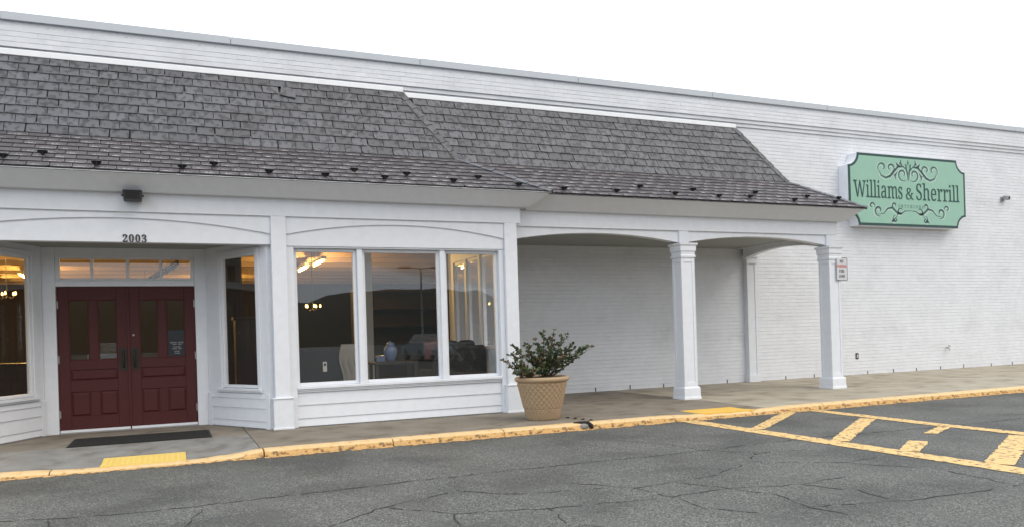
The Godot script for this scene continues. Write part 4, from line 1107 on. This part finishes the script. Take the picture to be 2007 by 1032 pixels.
	# opening hours on the pane of the right leaf
	t = thing("hours_notice", "dark notice with white opening hours on the right door pane", "notice", V(0.08, 1.07, 1.27))
	mb = MB.new(); mb.box(V(-0.041, 1.068, 1.2655), V(0.199, 1.46, 1.267)); part(t, "sheet", mb, M.notice if M.has("notice") else mat("notice", Color(0.07, 0.10, 0.14), 0.4))
	var hours := ["Monday - Friday", "10am - 6pm", "Saturday", "10am - 5pm", "Sunday", "Closed"]
	for i in 6:
		var hw: float = [0.094, 0.066, 0.05, 0.066, 0.038, 0.036][i]
		lettering(t, "lettering", hours[i], "Droid Serif", 400, 0.085 - hw, 0.085 + hw, [1.262, 1.236, 1.196, 1.170, 1.130, 1.104][i], [1.284, 1.256, 1.216, 1.190, 1.150, 1.122][i], 1.2672, 0.0006, M.plaster)
	# flood light under the eave
	t = thing("flood_light", "black box flood light fixed under the shopfront eave", "light", V(-0.405, 3.24, 2.9))
	mb = MB.new()
	mb.xf = Transform3D(Basis(), V(-0.405, 0, 0))
	mb.prism(PackedVector2Array([Vector2(-0.105, 3.125), Vector2(0.105, 3.125), Vector2(0.115, 3.235), Vector2(-0.115, 3.235)]), 2.84, 3.02)
	mb.box(V(-0.112, 3.2355, 2.83), V(0.112, 3.25, 3.03), 0.003)
	part(t, "body", mb, M.black_metal)
	mb = MB.new(); mb.box(V(-0.49, 3.14, 3.0205), V(-0.32, 3.225, 3.024), 0.001); part(t, "lens", mb, M.rubber)
	mb = MB.new(); mb.box(V(-0.445, 3.15, 2.8005), V(-0.365, 3.22, 2.8395), 0.003); part(t, "mount", mb, M.black_metal)
	for e in [-1.0, 1.0]:
		mb = MB.new(); mb.tube([V(-0.405 + e * 0.108, 3.19, 2.93), V(-0.405 + e * 0.132, 3.19, 2.93)], [0.012, 0.012], 8); part(t, "knob", mb, M.black_metal)
	# small fittings on the brick wall
	t = thing("wall_camera", "small grey camera on the brick wall right of the sign", "camera", V(20.78, 4.5, 0))
	boxpart(t, "mount", V(20.66, 4.40, 0.003), V(20.76, 4.52, 0.04), M.grey_metal); boxpart(t, "arm", V(20.69, 4.46, 0.0405), V(20.73, 4.50, 0.07), M.grey_metal)
	mb = MB.new(); mb.box(V(20.66, 4.44, 0.0705), V(20.86, 4.54, 0.15), 0.008); part(t, "body", mb, M.grey_metal)
	boxpart(t, "lens", V(20.79, 4.46, 0.1505), V(20.845, 4.52, 0.156), M.black_metal)
	t = thing("outlet_box", "black electrical outlet low on the white brick wall", "outlet", V(15.3, 0.46, 0))
	boxpart(t, "plate", V(15.255, 0.385, 0.003), V(15.345, 0.53, 0.012), M.black_metal); boxpart(t, "socket", V(15.285, 0.415, 0.0125), V(15.318, 0.495, 0.016), M.sign_face)
	t = thing("hose_tap", "white hose tap low on the brick wall at right", "tap", V(18.4, 0.5, 0))
	mb = MB.new(); mb.tube([V(18.4, 0.55, -0.005), V(18.4, 0.55, 0.07), V(18.4, 0.53, 0.1), V(18.4, 0.48, 0.11)], [0.014, 0.014, 0.014, 0.017], 8); part(t, "spout", mb, M.hinge_metal)
	mb = MB.new(); mb.xf = Transform3D(Basis(Vector3.RIGHT, 0.7), V(18.4, 0.57, 0.075)); mb.lathe([Vector2(0.006, 0), Vector2(0.006, 0.03), Vector2(0.035, 0.032), Vector2(0.035, 0.042), Vector2(0.0005, 0.043)], Vector3.ZERO, 12); part(t, "handle", mb, M.hinge_metal)
	# rubber mat
	t = thing("door_mat", "black ribbed rubber mat in front of the red doors", "mat", V(-0.38, 0, 2.64))
	mb = MB.new(); mb.box(V(-1.23, 0.0005, 2.18), V(0.47, 0.010, 3.10), 0.003); part(t, "base", mb, M.mat_rubber)
	mb = MB.new()
	for k in 40: mb.box(V(-1.20, 0.0095, 2.20 + k * 0.0222), V(0.44, 0.014, 2.211 + k * 0.0222))
	part(t, "ribs", mb, M.mat_rubber).set_meta("kind", "stuff")
	# broken bits on the kerb
	t = thing("kerb_rubble", "grey mortar lump with black tar at the broken kerb joint", "rubble", V(5.21, 0, 4.82))
	var rows := []
	for k in 8:
		var q := PackedVector3Array()
		for j in 14:
			var a := TAU * j / 14.0; var ph := PI * k / 7.0
			var r := 0.07 + rng.randf_range(-0.008, 0.008)
			q.append(V(5.13 + cos(a) * sin(ph) * r, -0.04 - cos(ph) * 0.042 + rng.randf_range(-0.004, 0.004), 4.822 - sin(a) * sin(ph) * 0.04))
		rows.append(q)
	mb = MB.new(); mb.grid(rows, true); part(t, "lump", mb, M.new_concrete)
	mb = MB.new(); mb.tube([V(5.02, 0.008, 4.72), V(5.10, 0.014, 4.77), V(5.20, 0.006, 4.81), V(5.23, -0.03, 4.845), V(5.24, -0.07, 4.855)], [0.012, 0.018, 0.028, 0.03, 0.022], 7); part(t, "tar", mb, M.rubber)
	for i in 4:
		t = thing("leaf_litter", ["nearest dark leaf scrap on pavement beside the pot", "second dark leaf scrap beside the pot", "third dark leaf scrap towards the kerb lump", "dark leaf scrap closest to the kerb lump"][i], "leaf", V(5.28 + i * 0.04, 0.0, 4.05 + i * 0.16), "leaf scraps by the pot")
		mb = MB.new(); mb.xf.origin = t.position; mb.tube([V(-0.035, 0.006, 0.0), V(0.0, 0.010, 0.006), V(0.035, 0.006, -0.004)], [0.004, 0.010, 0.003], 6)
		part(t, "blade", mb, M.rubber)

func rounded(x0: float, x1: float, y0: float, y1: float, r: float) -> PackedVector2Array:
	var q := PackedVector2Array()
	for e in [[x1 - r, y1 - r, 0.0], [x0 + r, y1 - r, 90.0], [x0 + r, y0 + r, 180.0], [x1 - r, y0 + r, 270.0]]:
		for i in 5: q.append(Vector2(e[0], e[1]) + Vector2.from_angle(deg_to_rad(e[2] + i * 22.5)) * r)
	return q

func frame(mb: MB, x0: float, x1: float, y0: float, y1: float, w: float, za: float, zb: float) -> void:
	var a := rounded(x0, x1, y0, y1, 0.023); var b := rounded(x0 + w, x1 - w, y0 + w, y1 - w, 0.014)
	for i in a.size():
		var k := (i + 1) % a.size()
		mb.oquad(V(a[i].x, a[i].y, zb), V(a[k].x, a[k].y, zb), V(b[k].x, b[k].y, zb), V(b[i].x, b[i].y, zb), V(a[i].x, a[i].y, za))

# ---------------------------------------------------------------- planter
func planter() -> void:
	var o := V(4.93, 0, 3.95)
	var t := thing("planter_pot", "large tan clay pot with lattice pattern beside the shopfront post", "pot", o)
	var prof := func(y: float) -> float: return 0.222 + (0.360 - 0.222) * pow(clampf(y / 0.56, 0, 1), 0.9)
	var rows := []
	var seg := 300
	var n := 84
	for i in n + 1:
		var y := 0.56 * i / n
		var q := PackedVector3Array()
		for k in seg:
			var a := TAU * k / seg
			var r: float = prof.call(y)
			var d := 0.0
			if y > 0.012 and y < 0.135:
				d = lattice(a * 38.0 / TAU, y / 0.052) * 0.010
			elif y > 0.17 and y < 0.53:
				d = lattice(a * 26.0 / TAU, y / 0.085) * 0.012
			if absf(y - 0.152) < 0.014: d = 0.008 * sqrt(maxf(0.0, 1.0 - pow((y - 0.152) / 0.014, 2)))
			q.append(o + V(cos(a) * (r + d), y, -sin(a) * (r + d)))
		rows.append(q)
	var mb := MB.new(); mb.grid(rows, true); mb.lathe([Vector2(0.0005, 0.0), Vector2(0.222, 0.0)], o, 40)
	part(t, "body", mb, M.clay)
	mb = MB.new()
	mb.lathe([Vector2(0.358, 0.548), Vector2(0.380, 0.553), Vector2(0.396, 0.572), Vector2(0.399, 0.592), Vector2(0.389, 0.612), Vector2(0.369, 0.622), Vector2(0.349, 0.616), Vector2(0.338, 0.60), Vector2(0.332, 0.56)], o, 64)
	part(t, "rim", mb, M.clay)
	mb = MB.new()
	var rs := []
	for i in 9:
		var q := PackedVector3Array()
		for k in 40:
			var a := TAU * k / 40.0; var r := 0.336 * (1.0 - i / 8.5)
			q.append(o + V(cos(a) * r, 0.585 + 0.035 * (1 - r / 0.36) + rng.randf_range(-0.008, 0.010), -sin(a) * r))
		rs.append(q)
	mb.grid(rs, true); part(t, "soil", mb, M.soil)
	# shrub: woody stems that fork, clad in small spiny leaves
	t = thing("shrub", "dark green spiny shrub with bronze tips growing in the clay pot", "shrub", o + V(0, 0.6, 0))
	var wood := MB.new(); var leaves := MB.new()
	var tips := [V(-0.62, 0.30, 0.05), V(-0.55, 0.36, 0.12), V(-0.50, 0.22, 0.10), V(-0.42, 0.16, 0.18), V(-0.35, 0.42, -0.1), V(-0.30, 0.48, 0.08), V(-0.22, 0.52, -0.05), V(-0.16, 0.40, 0.2), V(-0.10, 0.58, 0.0), V(-0.02, 0.66, 0.05),
		V(0.05, 0.70, -0.05), V(0.10, 0.60, 0.1), V(0.18, 0.72, 0.02), V(0.25, 0.55, -0.1), V(0.30, 0.62, 0.05), V(0.38, 0.66, 0.0), V(0.36, 0.45, 0.15), V(0.48, 0.50, 0.0), V(0.55, 0.42, -0.08), V(0.62, 0.42, 0.05), V(0.72, 0.44, 0.02), V(0.80, 0.44, 0.0), V(0.55, 0.34, 0.1), V(0.42, 0.32, -0.12),
		V(-0.3, 0.25, -0.2), V(0.1, 0.35, -0.25), V(0.0, 0.40, 0.22), V(-0.1, 0.22, 0.28), V(0.2, 0.30, 0.25), V(-0.28, 0.14, 0.3), V(0.02, 0.5, -0.15), V(-0.45, 0.5, 0.0), V(-0.2, 0.3, 0.1), V(0.25, 0.4, 0.1), V(0.05, 0.3, 0.1), V(-0.4, 0.28, -0.05), V(-0.38, 0.1, 0.25), V(-0.5, 0.1, 0.2)]
	for tip in tips:
		var b0 := o + V(0.08 + rng.randf_range(-0.05, 0.05), 0.60, rng.randf_range(-0.05, 0.05))
		if tip.x < -0.3 and tip.y < 0.4: b0 = o + V(-0.18 + rng.randf_range(-0.05, 0.05), 0.60, 0.05)
		var e: Vector3 = o + V(0.02, 0.6, 0) + tip * V(1.02, 0.92, 1.0)
		var mid := b0.lerp(e, 0.5) + V(rng.randf_range(-0.04, 0.04), (0.05 if tip.y > 0.35 else -0.03), rng.randf_range(-0.04, 0.04))
		var path := []; var rad := []
		for k in 8:
			var u := k / 7.0
			path.append(b0.lerp(mid, u).lerp(mid.lerp(e, u), u)); rad.append(lerpf(0.009, 0.0018, u))
		wood.tube(path, rad, 5)
		for k in range(2, 8):
			var twigs := 2 if k < 7 else 1
			for tw in twigs:
				var d: Vector3 = (V(rng.randf_range(-1, 1), rng.randf_range(-0.15, 1.0), rng.randf_range(-1, 1)).normalized() + (e - b0).normalized() * 0.7).normalized()
				var lt := rng.randf_range(0.04, 0.10) if k < 7 else 0.03
				var q: Vector3 = path[k] + d * lt
				wood.tube([path[k], q], [0.0022, 0.0012], 4)
				var tone := rng.randf()
				for j in rng.randi_range(6, 10):
					var at: Vector3 = (path[k] as Vector3).lerp(q, rng.randf_range(0.2, 1.05))
					leaf(leaves, at, (d * 0.6 + V(rng.randf_range(-1, 1), rng.randf_range(-0.4, 0.9), rng.randf_range(-1, 1))).normalized(), rng.randf_range(0.030, 0.052), tone, tip.y + k * 0.02)
	part(t, "stem", wood, M.bark)
	part(t, "foliage", leaves, M.leaf).set_meta("kind", "stuff")

func lattice(u: float, v: float) -> float:      # 1 on the cushions, 0 in the crossing grooves
	var a := absf(fposmod(u + v, 1.0) - 0.5) * 2.0; var b := absf(fposmod(u - v, 1.0) - 0.5) * 2.0
	var g := maxf(a, b)
	return 1.0 - smoothstep(0.70, 1.0, g)

func leaf(mb: MB, p: Vector3, d: Vector3, ln: float, tone: float, high: float) -> void:
	var s := d.cross(V(rng.randf_range(-1, 1), rng.randf_range(-0.3, 1), rng.randf_range(-1, 1))).normalized(); var u := s.cross(d)
	var w := ln * 0.30
	var c := Color(0.028, 0.052, 0.022).lerp(Color(0.055, 0.085, 0.030), rng.randf())
	if tone > 0.80: c = c.lerp(Color(0.15, 0.075, 0.035), 0.75)
	elif tone > 0.62: c = c.lerp(Color(0.11, 0.125, 0.04), 0.6)
	mb.col = c
	var tip := p + d * ln - u * ln * 0.12; var l := p + d * ln * 0.5 + s * w + u * ln * 0.10; var r := p + d * ln * 0.5 - s * w + u * ln * 0.10
	var l2 := p + d * ln * 0.75 + s * w * 0.85 + u * ln * 0.05; var r2 := p + d * ln * 0.75 - s * w * 0.85 + u * ln * 0.05; var m := p + d * ln * 0.6
	mb.tri(p, m, l); mb.tri(p, r, m); mb.tri(l, m, l2); mb.tri(r, r2, m); mb.tri(l2, m, tip); mb.tri(m, r2, tip)

# ---------------------------------------------------------------- what the glass mirrors: hills, a lamp post and parked cars behind the camera
func across_the_lot() -> void:
	var fn := FastNoiseLite.new(); fn.seed = 5; fn.frequency = 0.012
	var rows := []
	for j in 5:
		var q := PackedVector3Array()
		for i in 140:
			var x := -260.0 + i * 4.0
			var h := 9.5 + fn.get_noise_1d(x) * 7.0 + fn.get_noise_1d(x * 9.0 + 40) * 1.6
			q.append(V(x, [ROAD - 0.5, 0.55 * h, h, h * 0.9, ROAD - 0.5][j], [128.0, 132.0, 146.0, 170.0, 220.0][j] + fn.get_noise_1d(x * 6 + j * 99) * 5.0))
		rows.append(q)
	var mb := MB.new(); mb.grid(rows, false, false); setting("hills", mb, M.hill_green)
	var t := thing("lot_lamp", "tall twin armed lamp post in the car park mirrored in the show window", "lamp post", V(21.0, ROAD, 60))
	mb = MB.new(); mb.tube([V(21, ROAD, 60), V(21, 7.4, 60)], [0.11, 0.07], 10); part(t, "pole", mb, M.grey_metal)
	mb = MB.new(); mb.lathe([Vector2(0.3, 0), Vector2(0.3, 0.6), Vector2(0.0005, 0.6)], V(21, ROAD, 60), 20); part(t, "footing", mb, M.concrete)
	for e in [-1.0, 1.0]:
		mb = MB.new(); mb.tube([V(21, 7.35, 60), V(21 + e * 1.1, 7.45, 60)], [0.05, 0.04], 8); part(t, "arm", mb, M.grey_metal)
		boxpart(t, "head", V(21 + e * 1.0, 7.38, 59.7), V(21 + e * 2.0, 7.56, 60.3), M.grey_metal, 0.03)
	var cars := [[V(-2.6, ROAD, 30), Color(0.80, 0.81, 0.82), "white parked car mirrored in the left door"], [V(1.2, ROAD, 31), Color(0.16, 0.24, 0.38), "blue parked car mirrored in the right door"], [V(13.0, ROAD, 33), Color(0.62, 0.64, 0.66), "silver parked car mirrored in the middle show window"], [V(17.2, ROAD, 30), Color(0.78, 0.79, 0.80), "pale parked car mirrored in the right show window"]]
	for c in cars: car(c[0], c[1], c[2])

func car(o: Vector3, col: Color, label: String) -> void:
	var t := thing("parked_car", label, "car", o, "cars parked across the lot")
	var paint := mat("car_paint_" + str(used["parked_car"]), col, 0.3); paint.clearcoat_enabled = true; paint.clearcoat = 0.6
	# sections along the length (z): half width and height of sill, belt and roof
	var side := PackedVector2Array([Vector2(-2.2, 0.32), Vector2(-2.25, 0.55), Vector2(-2.1, 0.82), Vector2(-1.0, 0.95), Vector2(1.5, 0.98), Vector2(2.15, 0.92), Vector2(2.25, 0.6), Vector2(2.2, 0.32)])
	var turn := Transform3D(Basis(Vector3.UP, PI / 2), o)
	var mb := MB.new(); mb.xf = turn
	mb.prism(side, -0.82, 0.82)
	part(t, "body", mb, paint)
	var cab := [[-1.05, 0.95, 0.78], [-0.35, 1.40, 0.60], [0.95, 1.42, 0.60], [1.75, 0.98, 0.76]]
	mb = MB.new(); mb.xf = turn
	var cc := V(0.3, 1.1, 0)
	for i in 3:
		var a = cab[i]; var b = cab[i + 1]
		mb.oquad(V(a[0], a[1], -a[2]), V(a[0], a[1], a[2]), V(b[0], b[1], b[2]), V(b[0], b[1], -b[2]), cc)
	for s in [-1.0, 1.0]: mb.oquad(V(-1.05, 0.955, s * 0.78), V(-0.35, 1.40, s * 0.6), V(0.95, 1.42, s * 0.6), V(1.75, 0.985, s * 0.76), cc)
	part(t, "cabin", mb, M.dark_glass)
	mb = MB.new(); mb.xf = turn; mb.box(V(-0.36, 1.40, -0.61), V(0.97, 1.445, 0.61), 0.02); part(t, "roof", mb, paint)
	for e in [[-1.4, -1.0], [-1.4, 1.0], [1.4, -1.0], [1.4, 1.0]]:
		mb = MB.new(); mb.xf = turn * Transform3D(Basis(Vector3.RIGHT, PI / 2), V(e[0], 0.32, e[1] * 0.74))
		mb.lathe([Vector2(0.0005, -0.1), Vector2(0.29, -0.1), Vector2(0.32, -0.07), Vector2(0.32, 0.07), Vector2(0.29, 0.1), Vector2(0.0005, 0.1)], Vector3.ZERO, 22)
		var wh := part(t, "wheel", mb, M.rubber)
		mb = MB.new(); mb.xf = turn * Transform3D(Basis(Vector3.RIGHT, PI / 2), V(e[0], 0.32, e[1] * 0.74)); mb.lathe([Vector2(0.0005, e[1] * 0.104), Vector2(0.20, e[1] * 0.104)], Vector3.ZERO, 16); part(wh, "rim", mb, M.grey_metal)
	for s in [-0.6, 0.6]:
		mb = MB.new(); mb.xf = turn; mb.box(V(-2.27, 0.62, s - 0.16), V(-2.2, 0.76, s + 0.16), 0.02); part(t, "headlight", mb, M.sign_face)
